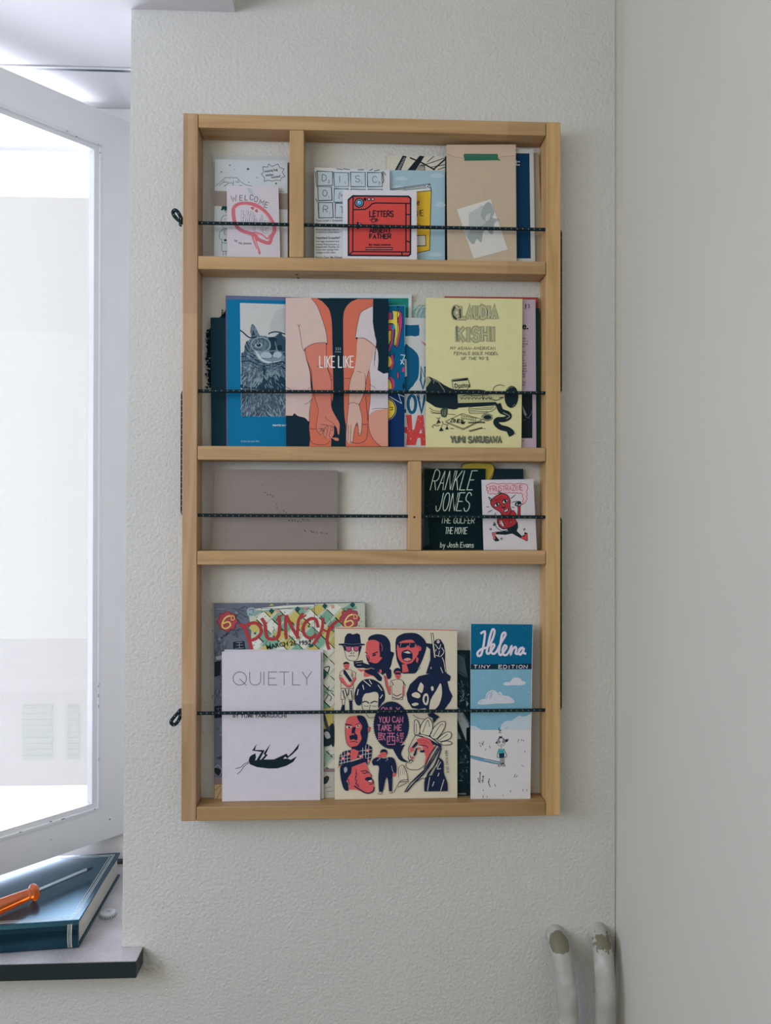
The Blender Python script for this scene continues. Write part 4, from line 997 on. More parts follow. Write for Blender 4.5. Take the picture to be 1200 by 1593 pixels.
z = Zine(2, '692,461 838,462.6 838.6,695 692,695', .0054, .0024, '#8e4239', 'red zine whose top edge shows above the yellow and pink zines', 'zine', 'zine', G3); z.done()
z = Zine(2, '770,479.5 839.8,479.5 840.6,695 770,695', .0086, .0026, '#193a38', 'dark green zine showing as a strip at the right end of the second shelf', 'zine', 'zine', G3); z.done()
z = Zine(2, '692,465.4 833.4,466 834.8,695 692,695', .0140, .0030, '#9f91a0', 'lilac pink zine with typewritten lines and a black photo, right of the yellow zine', 'zine', 'zine', G3)
a = z.art(655, 450, 6.154); K = '#14202a'
a.M(K, '996,148 1012,150 1000,164 1012,168 998,182|1004,142 1004,188', 5); a.T(K, '3', 1024, 180, 36, 18, 5.5)
a.B(K, 'e.', 968, 382, 92, 1.0, .03)
for (y, t) in ((478, 'fun'), (503, 'our is'), (530, 'doing'), (556, 'for'), (608, 'the'), (635, 's, a'), (661, 'a'), (688, 'to'), (715, 'as a'), (741, 'with'), (766, 'zine'), (791, '& art'), (818, 'big'), (844, 'oly'), (896, 'less'), (922, 'the')): a.B('#39394a', t, 972, y, 27, .9, .008)
a.P('#111d22', '940,1000 1068,1000 1068,1425 940,1425')
a.P('#6b7378', '972,1110 1015,1200 1000,1215 985,1190'); a.M('#5b666b', '1030,1225 1055,1200 1062,1160|1000,1220 1040,1235|985,1250 1000,1255', 4)
a.B('#39394a', 'at', 972, 1458, 26, .9, .008)
z.done()
z = Zine(2, '663,463 813.3,465 811.4,695.4 662.8,695.2', .0190, .0040, '#bfbc8e', 'pale yellow zine with bubble-lettered title and a black ink drawing', 'zine', 'zine', G3)
a = z.art(655, 450, 6.154); K = '#16252b'; YL = '#bfbc8e'
random.seed(11)
for (t, x, y, h, cw, g) in (('CLAUDIA', 310, 275, 105, 47, .42), ('KISHI', 352, 490, 120, 58, .58)):
    st = random.getstate()
    for wd, cc in ((44, '#4a5350'), (37, YL), (28, '#35413f'), (17, YL), (4, '#5d6560')):
        random.setstate(st); a.T(cc, t, x, y, h, cw, wd, gap=g, jit=.03)
a.S('#2a3635', '325,170 305,215 312,255 340,285', 16, True); a.S('#2a3635', '375,190 378,275', 12); a.S('#4c5654', '345,350 352,490', 10)
HW = '#3e4747'
a.T(HW, 'MY ASIAN-AMERICAN', 282, 578, 27, 18, 4, gap=.52, jit=.06, slant=.08); a.T(HW, 'FEMALE ROLE MODEL', 318, 628, 27, 17.5, 4, gap=.52, jit=.06, slant=.08); a.T(HW, "OF THE 90'S", 388, 675, 26, 18, 4, gap=.55, jit=.06, slant=.08)
# heap of dark blankets, patterned bolster, cushion and a winding scarf
a.P(K, smooth(parse('50,842 75,835 110,850 170,880 240,925 330,962 420,962 540,960 620,968'), False) + smooth(parse('600,985 480,990 360,1000 350,1140 240,1140 150,1130 90,1095 50,1070'), False))
a.P('#8f9071', '50,840 75,838 100,870 60,930 50,935'); a.M('#7f8468', '110,860 170,890 230,975|130,870 120,900|60,900 90,870', 6)
a.P('#a8a67e', '352,1005 640,1000 720,1060 700,1100 360,1105')
a.P(K, '352,1090 720,1080 740,1105 352,1135'); a.M(K, '325,1000 330,1140|345,1000 350,1140', 9)
for k in range(9): a.S(K, [(380 + k * 34, 1035 + (k % 2) * 8), (392 + k * 34, 1052), (405 + k * 34, 1035)], 6)
a.M(K, '400,1020 460,1010 520,1018 640,1010|480,985 490,1030|590,1000 600,1060', 6)
a.E(K, 868, 1030, 66, 106, rot=.05); a.M('#7d805f', '830,960 850,940 880,935|900,1100 880,1120', 5)
a.S(K, '690,970 705,935 750,915 800,925', 5, True); a.S(K, '650,1040 700,1060 735,1060 790,1035 750,1040', 6, True)
a.S(K, '745,1110 770,1165 830,1190 845,1220 800,1245 735,1250 720,1280 760,1320 830,1340 870,1370 850,1385', 50, True)
a.M('#a8a67e', '790,1180 850,1215 820,1240|735,1262 750,1300 800,1325|800,1345 870,1375|830,1330 880,1370', 5, True); a.S(K, '860,1385 890,1375 912,1388', 4, True)
a.M(K, '460,1165 470,1130 560,1120 720,1112|470,1190 600,1185 700,1155 722,1118|470,1145 700,1130|470,1160 690,1145|472,1175 640,1170|460,1165 470,1192', 4, True)
a.M(K, '85,1135 120,1160 190,1170|90,1165 130,1180 190,1185|100,1185 330,1200', 4, True); a.P('#33403f', '195,1150 255,1135 245,1215 220,1225 195,1210', True); a.M('#9a9a76', '210,1160 208,1205|225,1155 225,1215|240,1150 235,1205', 3)
a.P('#b7b48a', '296,868 318,860 448,850 470,920 440,962 312,960'); a.S(K, '296,868 318,860 448,850 470,920 440,962 312,960', 5, closed=True); a.P(K, '300,870 390,858 450,852 446,872 305,885')
a.B(K, 'Dozitos', 322, 945, 58, .82, .03, -.06); a.S(K, '355,950 375,945', 6)
a.S(K, '236,1265 395,1190 585,1245 405,1335', 5, closed=True); a.S(K, '240,1275 405,1345 585,1255', 4)
for k in range(14): x = 385 + (k % 7) * 22; y = 1205 + (k // 7) * 22 + (k % 7) * 4; a.S(K, [(x, y), (x + 8, y + 12), (x + 14, y - 2)], 4, adv=False)
a.k += 1
a.T(K, 'ZINES', 282, 1270, 32, 22, 7, gap=.3, rot=.1, jit=.05); a.P(K, '380,1275 400,1255 410,1270 428,1265 418,1285 410,1292 390,1290')
a.E('#8a8c6b', 635, 1225, 55, 30, rot=.08); a.E(K, 638, 1225, 38, 22); a.M(K, '580,1222 600,1200 640,1192 685,1210|590,1245 640,1258 685,1235', 5, True)
a.M(K, '455,1272 610,1270 612,1278 455,1280|460,1355 580,1325|470,1362 585,1330|580,1320 590,1335|600,1335 618,1335', 5)
for (x, y, r) in ((170, 1265, 20), (195, 1340, 22), (250, 1328, 18)): a.P(K, [(x - r, y + r * .8), (x, y - r), (x + r, y + r * .7)]); a.S(K, [(x, y - r), (x + 12, y - r - 22)], 4)
a.M(K, '105,1315 130,1295 150,1310 180,1300|110,1320 120,1328|205,1262 215,1290 255,1300|150,1230 175,1240|280,1330 315,1335|145,1290 165,1285', 5)
for wd, cc in ((15, '#3a4545'), (3, '#8d8e70')):
    random.seed(4); a.T(cc, 'YUMI SAKUGAWA', 290, 1466, 55, 29, wd, gap=.36, jit=.05)
z.done()

# ================================================================== third shelf
G4 = 'zines on the third shelf'
z = Zine(3, '333.8,729.8 526.3,731.8 524.8,856 329.2,856', .0125, .0040, '#7b736f', 'wide grey-brown landscape zine with tiny scattered letters, alone left of the divider', 'zine', 'zine', G4, rough=.8, backcol='#5a5552')
a = z.art(405, 740, 9.6); K = '#23292c'
for (c, x, y) in (('I', 28, 156), ('n', 68, 262), ('e', 98, 292), ('e', 144, 290), ('d', 176, 320), ('t', 243, 446), ('o', 240, 494), ('b', 345, 536), ('e', 379, 558), ('p', 422, 674), ('h', 468, 684), ('y', 514, 682), ('s', 546, 694), ('i', 566, 690), ('c', 598, 696), ('a', 626, 662), ('l', 652, 676), ('l', 700, 676), ('y', 724, 678), ('h', 660, 836), ('e', 752, 838), ('a', 770, 854), ('l', 797, 852), ('t', 844, 868), ('h', 912, 866), ('y', 986, 868)):
    a.B(K, c, x, y, 40, 1, .02, random.uniform(-.25, .25))
z.done()
z = Zine(3, '700,729 814.5,729.3 815,856 700,856', .0086, .0028, '#14262c', 'black zine standing behind the yellow card and the red imp zine', 'zine', 'zine', G4); z.done()
# round-topped yellow card
ys = -.0098; zb = SHT[3] + .0004
out = smooth(parse('718,736 719,727 722,723 730,720.6 742,720 756,720.3 765,721.5 769,727 769,733 767,740 763,747 758,752'), False)
P = [on(u, v, 1, ys) for u, v in out]; P = [np.array([P[0][0], ys, zb])] + P + [np.array([P[-1][0], ys, zb])]
m = MB(); m.prism([tuple(p) for p in P][::-1], [(p[0], p[1] + .0008, p[2]) for p in P][::-1], ink('#a4933a'))
class _P: pass
a = Art(m, ys, 650, 715, 6.667)
a.S('#27302a', '455,82 462,55 490,40 600,33 700,36 765,42 792,75 792,120 770,170 740,215', 7, True); a.S('#7e7330', '700,62 720,80 740,84', 4, True); a.S('#b5a64c', '500,55 600,48 690,55', 8, True)
tag(m.build('yellow_card', origin=(P[0][0] + .02, ys + .0004, zb)), 'round-topped yellow card sticking up behind the black comic zine', 'card')
z = Zine(3, '659.7,728.8 755.8,728.8 753.6,856 659.4,856', .0140, .0034, '#02181d', 'black comic zine with slanted pale hand lettering, right of the divider', 'zine', 'zine', G4, rough=.5)
a = z.art(650, 715, 6.667); L_ = '#a9b9ac'
random.seed(5)
a.P('#1b3037', '66,600 108,600 125,890 70,890'); a.S('#53666a', '66,95 64,400 68,900', 4); a.S('#40544f', '66,94 700,94', 3)
for k in range(55): a.E('#4a6268', random.uniform(66, 150), random.uniform(100, 590), random.uniform(1, 3), n=6)
a.T(L_, 'RANKLE', 130, 312, 198, 56, 8.5, gap=.36, slant=.26, jit=.02)
a.T(L_, 'JONES', 180, 530, 186, 54, 8.5, gap=.36, slant=.2, jit=.02)
a.T(L_, 'THE GULFER', 240, 660, 55, 27, 6.5, gap=.38, slant=.1, jit=.03); a.T(L_, 'THE MOVIE', 284, 770, 66, 21, 6.5, gap=.34, slant=.14, jit=.03)
a.T(L_, 'by Josh Evans', 232, 910, 52, 22, 6.5, gap=.34, slant=.1, jit=.02)
z.done()
z = Zine(3, '749.6,746.5 830.1,745.3 835.7,855.4 752.9,856', .0185, .0024, '#b8b5bb', 'small white zine with a running red imp and a lettered red cloud', 'zine', 'zine', G4)
a = z.art(745, 735, 12.632); K = '#15262b'; RD = '#a13038'; PKC = '#bfa9b1'
a.P(PKC, '180,230 240,215 900,215 960,260 965,330 950,420 955,520 905,600 845,635 870,560 860,440 820,410 700,410 500,400 450,395 350,420 230,420 175,370 160,300', True)
sc = [(150, 260), (190, 228), (245, 212), (320, 215), (390, 230), (460, 215), (540, 228), (620, 212), (700, 230), (780, 215), (860, 220), (930, 232), (965, 275), (960, 330), (942, 380), (958, 430), (940, 480), (955, 520), (925, 560), (915, 600), (845, 635)]
a.S('#a2333c', sc, 11, True)
a.S('#a2333c', '845,635 880,590 862,555 885,520 860,480 870,440 850,425 830,400 790,415 750,398 720,412 690,395 650,410 610,392 560,408 520,392 480,408 455,390', 11, True)
a.S('#a2333c', '150,260 150,290 180,300 155,325 160,350 190,360 180,400 230,425 280,412 320,425 360,418 390,400', 11, True)
a.T('#a2333c', 'FRUSTRAZINE', 222, 375, 100, 45, 10.5, gap=.40, jit=.05, rot=-.045)
# horns, head, body
a.P(K, '185,485 205,480 265,520 235,575 215,550'); a.P('#86a59a', '205,500 245,525 228,552'); a.P(K, '385,395 398,360 455,400 440,425 380,410'); a.P('#86a59a', '400,380 435,402 402,408')
BODY = '430,830 560,860 640,760 690,745 720,800 750,860 700,900 760,985 700,1020 560,1110 470,1110 400,1050 370,980 380,900'
a.P(K, '625,745 690,738 735,800 760,850 770,650 722,655 715,620 760,570 790,560 830,570 845,640 825,660 825,860 780,900 720,915 770,990 775,1090 745,1145 850,1250 960,1190 968,1340 940,1350 820,1290 660,1200 530,1225 330,1215 320,1230 400,1320 400,1345 330,1355 290,1320 255,1180 340,1165 580,1150 620,1100 480,1120 400,1070 358,980 365,890 430,840')
a.P(RD, '650,758 690,750 730,820 765,860 788,850 780,660 810,660 812,850 770,895 705,905 750,985 690,1040 600,1085 500,1105 420,1060 375,980 380,900 440,850 560,865', False)
a.P('#b8b5bb', '425,940 440,930 500,1050 465,1050 420,1000', True); a.P(K, '425,935 460,910 540,1040 500,1050')
a.P(RD, '455,925 620,890 700,905 745,985 690,1040 640,1000 560,1050 520,1040')
a.P('#b8b5bb', '438,930 460,960 495,1048 460,1048 430,1010 418,960', True)
a.S(K, '378,900 378,980 420,1060 490,1100 580,1080 640,1030 655,990', 8, True); a.S(K, '430,920 450,1040 510,1060 570,1040 610,990', 8, True); a.E(K, 628, 970, 30, 22); a.E('#c8968f', 632, 975, 14, 10)
a.P(K, '560,1110 640,1070 700,1030 755,990 775,1040 772,1095 745,1150 860,1262 820,1290 660,1200 530,1225 330,1215 350,1165 580,1150')
a.P('#b25a5d', '265,1185 350,1168 335,1215 310,1220 335,1310 400,1325 380,1345 320,1340 280,1280'); a.P(K, '335,1290 405,1318 400,1345 330,1352 310,1325')
a.P('#b4403f', '850,1258 900,1262 915,1215 955,1200 955,1335 890,1320 828,1288'); a.P(K, '895,1190 915,1170 930,1185 958,1190 935,1210 900,1215')
a.P(RD, '765,660 812,655 815,850 765,850 775,760'); a.S(K, '760,660 775,760 765,850', 8, True)
a.P(K, '710,640 720,600 755,575 790,555 800,575 825,568 830,595 845,600 842,650 760,665 730,660'); a.P('#86a59a', '735,620 760,600 770,640 745,648'); a.P('#b8b5bb', '780,635 830,622 828,640 790,648')
a.P(K, '228,580 250,530 330,460 430,412 530,418 595,470 628,560 622,650 645,740 635,800 590,845 520,855 450,830 400,770 320,725 255,670 230,620', True)
a.P(RD, '245,585 262,535 340,470 430,428 525,432 582,480 612,565 608,650 630,740 622,792 580,830 520,840 460,818 412,762 330,712 268,662 246,620', True)
a.S(K, '265,560 300,525 350,545 400,520 440,470 480,490', 6, True); a.S(K, '290,590 330,555 390,560 440,520 500,510', 6, True); a.S(K, '320,540 380,525 420,480', 5, True)
for (x, y, r) in ((358, 635, -.45), (520, 570, -.45)):
    a.E(K, x, y, 62, 40, rot=r); a.E('#bdc2b8', x, y, 48, 27, rot=r); a.E(K, x + 5, y - 5, 24, 30, rot=r)
    a.S(K, [(x - 60, y + 5), (x - 20, y - 42), (x + 50, y - 52)], 7, True)
a.M(K, '405,595 450,655 470,690|480,620 520,635 530,650|450,690 475,700 490,685 510,700 530,660', 9, True); a.P(K, '455,690 490,672 520,680 545,662 520,700 480,708')
a.P(K, '490,742 575,705 595,735 560,775 515,790 500,765', True); a.P('#c0bdb6', '505,748 570,715 578,745 515,778'); a.S(K, '508,762 578,730', 4); a.S('#c0467a', '455,735 490,745', 6)
a.S(K, '570,1130 480,1150 400,1120 340,1060 310,1010', 11, True); a.P(K, '280,1040 300,970 345,1020 305,1052', False); a.P('#6d7276', '292,1030 303,995 325,1022')
a.M(K, '635,512 715,440|650,588 755,560|650,682 705,688|155,678 205,674|188,780 262,740|300,855 338,792', 11)
a.M(K, '205,1105 225,1100 225,1135|240,1090 255,1120 235,1135|420,1300 440,1290 440,1320|450,1280 468,1300 455,1325|875,1120 895,1110 890,1145|900,1095 915,1130', 9)
z.done()

# ================================================================== bottom shelf
G5 = 'zines and magazines on the bottom shelf'
z = Zine(4, '331.7,938.9 568.3,937.3 568.3,1243 333,1243', .0078, .0040, '#5a616f', 'old magazine dated March 26 1952 with red lettering, largest on the bottom shelf', 'magazine', 'magazine', G5, rough=.5)
a = z.art(325, 930, 4.8); K = '#1d2730'
random.seed(21)
# winter scene at the left: dark house, branches, slush
for k in range(70):
    x, y = random.uniform(40, 290), random.uniform(60, 1450); L = random.uniform(15, 50)
    a.P(random.choice(('#4a515f', '#667080', '#3d4653', '#707888')), [(x, y), (x + L, y - L * .3), (x + L * .8, y + 8), (x + 5, y + 14)]); a.k -= 1
a.k += 1
for k in range(26):
    x, y = random.uniform(200, 300), random.uniform(60, 300); a.S('#333c48', [(x, y), (x - random.uniform(20, 90), y - random.uniform(-30, 60))], random.uniform(2, 5), adv=False)
for k in range(40):
    x, y = random.uniform(40, 120), random.uniform(300, 900); a.S('#3a4350', [(x, y), (x + random.uniform(-30, 40), y - random.uniform(20, 60)), (x + random.uniform(-40, 60), y - random.uniform(60, 100))], random.uniform(2, 4), adv=False)
a.k += 1
a.P('#20262f', '180,330 265,322 275,395 185,400'); a.M('#8a98a0', '205,335 250,333|228,335 228,375|205,355 255,352|195,378 262,374', 3)
a.P('#1a222c', '42,480 90,470 85,580 42,590'); a.P('#1a222c', '42,810 120,800 120,890 42,900'); a.M('#4e5c68', '55,830 110,822|60,850 110,845|70,820 72,870|95,820 95,868', 4)
a.P('#8f97a0', '50,440 110,425 115,455 60,465'); a.P('#1c242c', '45,1270 100,1290 85,1330 50,1310', True); a.S('#8c949a', '45,1270 70,1250 95,1290 80,1330', 5, True)
a.P('#7b6a72', '42,1340 290,1340 290,1390 42,1390'); a.P('#a58f6c', '42,1390 290,1390 290,1502 42,1502'); a.M('#5e5140', '60,1500 100,1420 130,1410|42,1440 90,1400|42,1392 120,1388', 4)
# table cloth with harlequin diamonds at the right
CL = '#a9ae9d'; GN = '#6d9782'; YL = '#b0a45e'; LT = '#c0c2b8'
a.P(CL, parse('290,90 330,75 560,62 790,45 1168,37 1168,1502 290,1502 310,400 318,240'))
def dia(cx_, cy_, w_, h_, col): a.P(col, [(max(300, min(1164, px_)), max(44, min(1480, py_))) for px_, py_ in ((cx_ - w_, cy_ + 8), (cx_ + 6, cy_ - h_), (cx_ + w_, cy_ - 8), (cx_ - 6, cy_ + h_))]); a.k -= 1
for r in range(24):
    for c_ in range(8):
        x = 345 + c_ * 118 + (59 if r % 2 else 0) + r * 3; y = 92 + r * 62 - c_ * 3
        if x < 375 and y < 170 or x > 1110 or y > 1330: continue
        col = (GN, LT, YL)[(c_ * 2 + r) % 3] if r < 6 else (GN, LT, '#84a08f', LT)[(c_ + r) % 4]
        dia(x, y, 57, 58, col)
a.k += 1
a.P('#8a9aa0', '288,85 330,72 355,100 325,140 292,130', True); a.S('#5d7480', '300,90 330,88 325,125 300,120', 8, True); a.P('#7b9290', '330,110 420,85 600,60 790,52 790,62 560,85 400,110 340,138', True)
a.P(LT, '350,78 600,48 788,48 788,62 600,72 400,95'); a.P('#59616a', '330,72 560,50 790,44 790,50 560,58 345,82')
for k in range(90):
    x, y = random.uniform(330, 1150), random.uniform(80, 360)
    a.S(random.choice((K, '#2f5d58', '#56606a')), [(x, y), (x + random.uniform(-10, 10), y + random.uniform(-10, 10)), (x + random.uniform(-14, 14), y + random.uniform(-6, 14))], random.uniform(2, 4), adv=False)
a.k += 1
for (x, y) in ((470, 100), (665, 85), (868, 62), (1075, 52)): a.P('#1f4a4c', [(x - 22, y), (x - 4, y - 22), (x + 20, y - 4), (x, y + 24)])
for (x, y) in ((345, 265), (548, 240), (747, 213)): a.E('#2c5a52', x, y, 9)
for (x, y) in ((517, 100), (720, 80), (925, 65)): a.P('#b58a86', [(x - 14, y - 10), (x + 12, y - 14), (x + 14, y + 12), (x - 8, y + 16)])
a.M('#3f7a70', '385,350 410,325 430,318|395,358 418,335 436,325|405,362 428,340|420,335 440,318|585,330 610,300 635,290|600,335 625,310 640,300|790,300 810,290 850,270', 5)
a.M('#4d6f66', '480,215 490,235 478,250 488,270|690,180 700,205 688,235|895,150 910,175 895,200', 4, True)
a.S('#454e58', '788,45 792,360', 3)
for (y0, y1, t) in ((80, 83, (385, 790)), (80, 81, (990, 1110))): a.S('#4b535a', [(t[0], y0), (t[1], y1)], 3)
a.S('#8a929a', '55,84 110,85', 3); a.M('#8f9698', '36,45 36,1500|1166,40 1166,1500', 3)
# title
RT = '#97383c'
a.S(RT, '232,205 262,215 300,310 318,380', 26, True); a.S(RT, '262,225 300,195 350,188 385,220 388,265 350,305 310,318', 24, True)
a.S(RT, '398,158 420,200 425,260 440,300 480,308 515,290 528,230 525,140', 25, True); a.S(RT, '505,170 525,138 550,130', 12)
a.S(RT, '575,140 572,200 578,300', 22, True); a.S(RT, '580,135 610,200 650,270 668,296', 24, True); a.S(RT, '662,296 664,210 672,165 700,120', 22, True); a.S(RT, '672,165 725,130', 11); a.S(RT, '570,175 630,185', 8)
a.S(RT, '815,215 800,165 765,155 725,180 705,225 715,275 750,300 785,290 800,272', 23, True)
a.S(RT, '852,155 848,220 825,280 785,340', 22, True); a.S(RT, '850,235 890,250 935,215', 15, True); a.S(RT, '955,175 905,225 885,290 885,340 896,380', 23, True); a.S(RT, '905,225 980,165', 10)
def flower(x, y, r):
    a.P('#7d323c', [(x + (r * .84 + r * .2 * abs(math.cos(4 * t))) * math.cos(t), y + (r * .84 + r * .2 * abs(math.cos(4 * t))) * math.sin(t)) for t in [k * .1 for k in range(63)]])
    a.P('#94444d', [(x + (r * .76 + r * .19 * abs(math.cos(4 * t))) * math.cos(t), y + (r * .76 + r * .19 * abs(math.cos(4 * t))) * math.sin(t)) for t in [k * .1 for k in range(63)]])
flower(138, 176, 76); flower(1052, 155, 74)
for (x, y) in ((96, 222), (1012, 212)):
    a.S('#d9b66a', [(x + 62, y - 88), (x + 30, y - 75), (x + 6, y - 35), (x + 8, y - 2), (x + 36, y + 6), (x + 66, y - 18), (x + 50, y - 42), (x + 14, y - 32)], 11, True)
    a.T('#d9b66a', 'D', x + 72, y - 56, 30, 24, 5)
a.B('#1a2a30', 'MARCH 26 1952', 432, 378, 47, 1.0, .022, -.12, arc=(150, 0.0011, 0.00042))
a.P('#1f4a4c', '740,365 775,340 785,360 760,372')
# figures further down the right-hand strip
a.M(K, '842,440 850,470 842,480|860,560 872,555 874,585 850,590|865,520 900,515 890,560', 6, True)
a.P('#2b4d4c', '850,560 878,555 870,600 845,600', True)
a.M('#3d4f4a', '865,700 890,720 870,760 850,780|880,690 900,660|890,720 915,740 905,770|860,740 840,720|900,690 930,700', 5, True)
a.P(YL, '842,830 930,820 930,960 842,980'); a.P('#39424a', '850,865 862,855 872,880 895,960 930,940 935,990 900,1010 868,960 855,900'); a.P('#1d2b33', '845,1000 880,980 930,1020 930,1080 880,1110 845,1090', True); a.P('#9aa0a0', '860,1010 890,1000 910,1040 880,1050', True)
a.P('#1d2b33', '905,960 935,950 935,1100 915,1090', True); a.M('#8b9890', '845,1150 900,1140|860,1180 930,1170|850,1220 880,1240', 7)
a.P('#7d6d74', '842,1275 1166,1275 1166,1300 842,1300'); a.P('#a6a49e', '842,1300 1166,1300 1166,1502 842,1502'); a.P('#26353a', '842,1360 880,1330 900,1345 880,1385 842,1390', True); a.M('#6a6a6a', '870,1420 920,1410|880,1450 930,1440', 4)
z.done()
z = Zine(4, '600,1012 734,1012 734,1242 600,1242', .0095, .0028, '#12242b', 'dark photo-covered zine showing as a strip between the cream zine and the tall blue zine', 'zine', 'zine', G5, rough=.4)
a = z.art(706, 1005, 6.637); random.seed(8)
a.P('#3d5058', '40,80 110,120 140,300 40,250'); a.P('#22353d', '60,60 130,110 110,130'); a.M('#59696f', '40,255 90,290 145,305|45,270 100,305 145,320', 4, True)
a.P('#8a9699', '30,610 95,690 160,820 132,985 40,760'); a.P('#5c6a70', '100,690 160,790 158,820 95,720'); a.P('#74838a', '30,850 80,960 30,960'); a.P('#7d8a90', '132,560 155,600 132,625')
a.P('#0c171c', '132,845 165,840 165,1040 132,1000')
for k in range(46):
    x, y = random.uniform(40, 150), random.choice((random.uniform(370, 600), random.uniform(1000, 1480)))
    a.S(random.choice(('#4f6268', '#33474f', '#6a7c80', '#27393f')), [(x, y), (x + random.uniform(-20, 20), y + random.uniform(-25, 25)), (x + random.uniform(-30, 30), y + random.uniform(-10, 50))], random.uniform(3, 8), True, adv=False)
a.k += 1
a.B('#aab3b4', 'comics', 48, 1532, 26, 1.1, .01)
z.done()
z = Zine(4, '349,1011 502.9,1011.3 503.7,1245 349.4,1245', .0132, .0036, '#b3b1b8', 'white zine directly behind the white one titled quietly, only its edges showing', 'zine', 'zine', G5); z.done()
z = Zine(4, '345.3,1014.2 499.2,1014.3 498.3,1248.5 345.7,1248.8', .0182, .0040, '#bab6c0', 'white zine titled quietly with a dark upturned insect, frontmost at the left', 'zine', 'zine', G5)
a = z.art(325, 1000, 6); K = '#13242a'
for (c, x, w_) in (('U', 382, 102), ('I', 502, 74), ('E', 558, 78), ('T', 656, 94), ('L', 782, 72), ('Y', 872, 86)): a.T('#575d62', c, x, 394, 122, w_, 6.5)
a.S('#575d62', [(289 + 63 * math.cos(t), 333 + 62 * math.sin(t)) for t in [k * .3142 for k in range(20)]], 6.5, closed=True); a.S('#575d62', '288,338 350,396', 6.5)
a.B('#4a5258', 'BY YUMI YAMAGUCHI', 222, 698, 50, 1.02, .03)
a.P(K, '372,1100 380,1068 400,1048 435,1032 441,1070 432,1098 480,1090 620,1088 735,1080 765,1092 824,1058 790,1110 720,1150 640,1172 560,1174 450,1160 385,1135', False)
a.P(K, '404,1006 448,943 430,1000 522,1002 475,1092 440,1102 492,1018'); a.P(K, '512,1032 578,940 532,1040 552,1044 505,1098 482,1096 524,1052')
a.P(K, '608,1088 700,1046 725,1034 742,1058 790,1010 846,937 832,990 780,1042 735,1078 712,1062 694,1084')
a.S(K, '378,1108 330,1132 300,1160 250,1175', 5, True); a.S(K, '378,1120 330,1152 300,1195 265,1226', 5, True)
z.done()

z = Zine(4, '521,976 711.4,979.4 711.8,1244.4 521,1246', .0172, .0034, '#bdb6a3', 'cream zine crowded with navy and red printed faces around a navy speech balloon', 'zine', 'zine', G5)
a = z.art(515, 970, 5.854); K = '#18233c'; PK = '#bf5657'; CR = '#bdb6a3'
a.S('#a5483f', '42,42 400,48 800,54 1148,62', 7); a.S('#c9bfae', '42,34 1148,54', 3)
# hat and aviators
a.P(K, '70,184 120,182 128,122 150,92 175,88 200,100 240,88 265,102 275,182 312,187 312,197 200,212 70,196'); a.S('#6d7280', '122,182 200,190 275,182', 3)
a.S(K, '112,205 130,270 145,318 180,338 230,335 255,290 280,210', 5, True); a.P(K, '106,200 135,206 136,250 122,245'); a.P(K, '258,205 283,205 240,335 252,275')
for p in ('130,208 188,208 186,245 165,258 142,250', '205,208 258,206 252,245 232,256 210,245'): a.P('#a8566a', p); a.S(K, p, 6, closed=True)
a.S(K, '188,212 205,212', 6); a.S(K, '196,245 185,275 175,270 205,278 212,258', 4); a.S(K, '162,295 190,292 220,297', 5)
# bearded man
a.P(K, '338,150 362,112 430,96 500,116 540,175 546,250 576,268 560,330 545,392 510,440 470,462 420,430 370,395 335,350 322,300 340,310 400,345 440,330 465,312 442,290 446,180 400,165', True)
a.P(PK, '332,162 400,150 444,180 452,255 445,300 466,312 430,355 400,362 350,345 322,280 318,232', True)
a.P(K, '316,280 332,340 360,350 420,365 470,315 520,300 545,380 470,458 400,420 340,360', True); a.P(PK, '345,330 360,340 352,352 338,345'); a.P(K, '442,160 465,180 470,250 450,290 440,230')
a.S('#c5535a', '455,175 470,215 465,250', 4); a.S(K, '380,278 425,258', 10); a.E(K, 395, 288, 18, 8, rot=-.3); a.M(K, '312,262 332,272|320,290 332,295', 7); a.S(K, '335,320 348,345 345,300', 8)
a.P(K, '205,345 288,334 296,358 340,372 392,388 400,412 350,420 300,405 232,405 212,388'); a.M(CR, '225,358 285,350|240,380 280,378', 3)
a.P(PK, '240,410 275,440 300,430 300,480 330,485 380,478 420,510 445,525 460,500 400,440 350,415 290,418', True); a.P(K, '300,425 400,412 468,495 460,527 430,520 395,480 350,462 320,448')
a.M(CR, '310,415 370,405 395,415', 3)
# shouting man
a.P(K, '588,205 598,132 640,100 690,86 785,92 856,150 870,220 835,330 800,400 772,450 700,456 648,452 632,400 600,330', True)
a.P(PK, '604,205 640,162 735,148 775,190 800,260 760,330 735,358 690,370 640,350 606,290', True); a.P(PK, '648,372 702,366 708,440 652,446'); a.P(K, '690,370 740,360 770,320 790,360 760,450 712,445')
a.P(K, '608,178 770,174 764,214 728,222 702,198 682,218 622,222'); a.M('#8d8f96', '640,182 630,212|720,182 715,205', 4)
a.P(K, '646,262 700,240 742,272 738,330 695,348 652,325', True); a.P('#b9b2a6', '660,262 702,250 732,270 702,274'); a.P('#c6807c', '662,328 700,312 732,326 698,342', True); a.S(PK, '690,225 660,235', 6)
a.P(PK, '788,195 822,215 822,245 800,252'); a.S(K, '800,205 812,225 805,242', 4); a.P(PK, '780,300 800,320 790,360 775,345'); a.S(K, '760,455 812,405 800,380', 4); a.S(K, '600,250 610,350 640,420', 6)
# swordsman with a rifle
a.P(K, '868,178 920,185 955,150 975,140 1000,146 1030,195 1042,260 1040,340 1055,460 866,456 905,330 905,235 868,205'); a.M(CR, '950,190 985,232 1000,190|960,235 945,280 990,300|1010,220 1030,260 1000,300|990,250 980,290|1015,310 1030,350 1045,440|1000,400 1020,450', 6, True)
a.P(CR, '912,90 930,88 955,312 940,314'); a.S(K, '912,90 930,88 955,312 940,314', 5, closed=True); a.E(CR, 978, 165, 14, 16); a.S(K, '970,160 985,162', 4); a.E(CR, 912, 405, 4, 10)
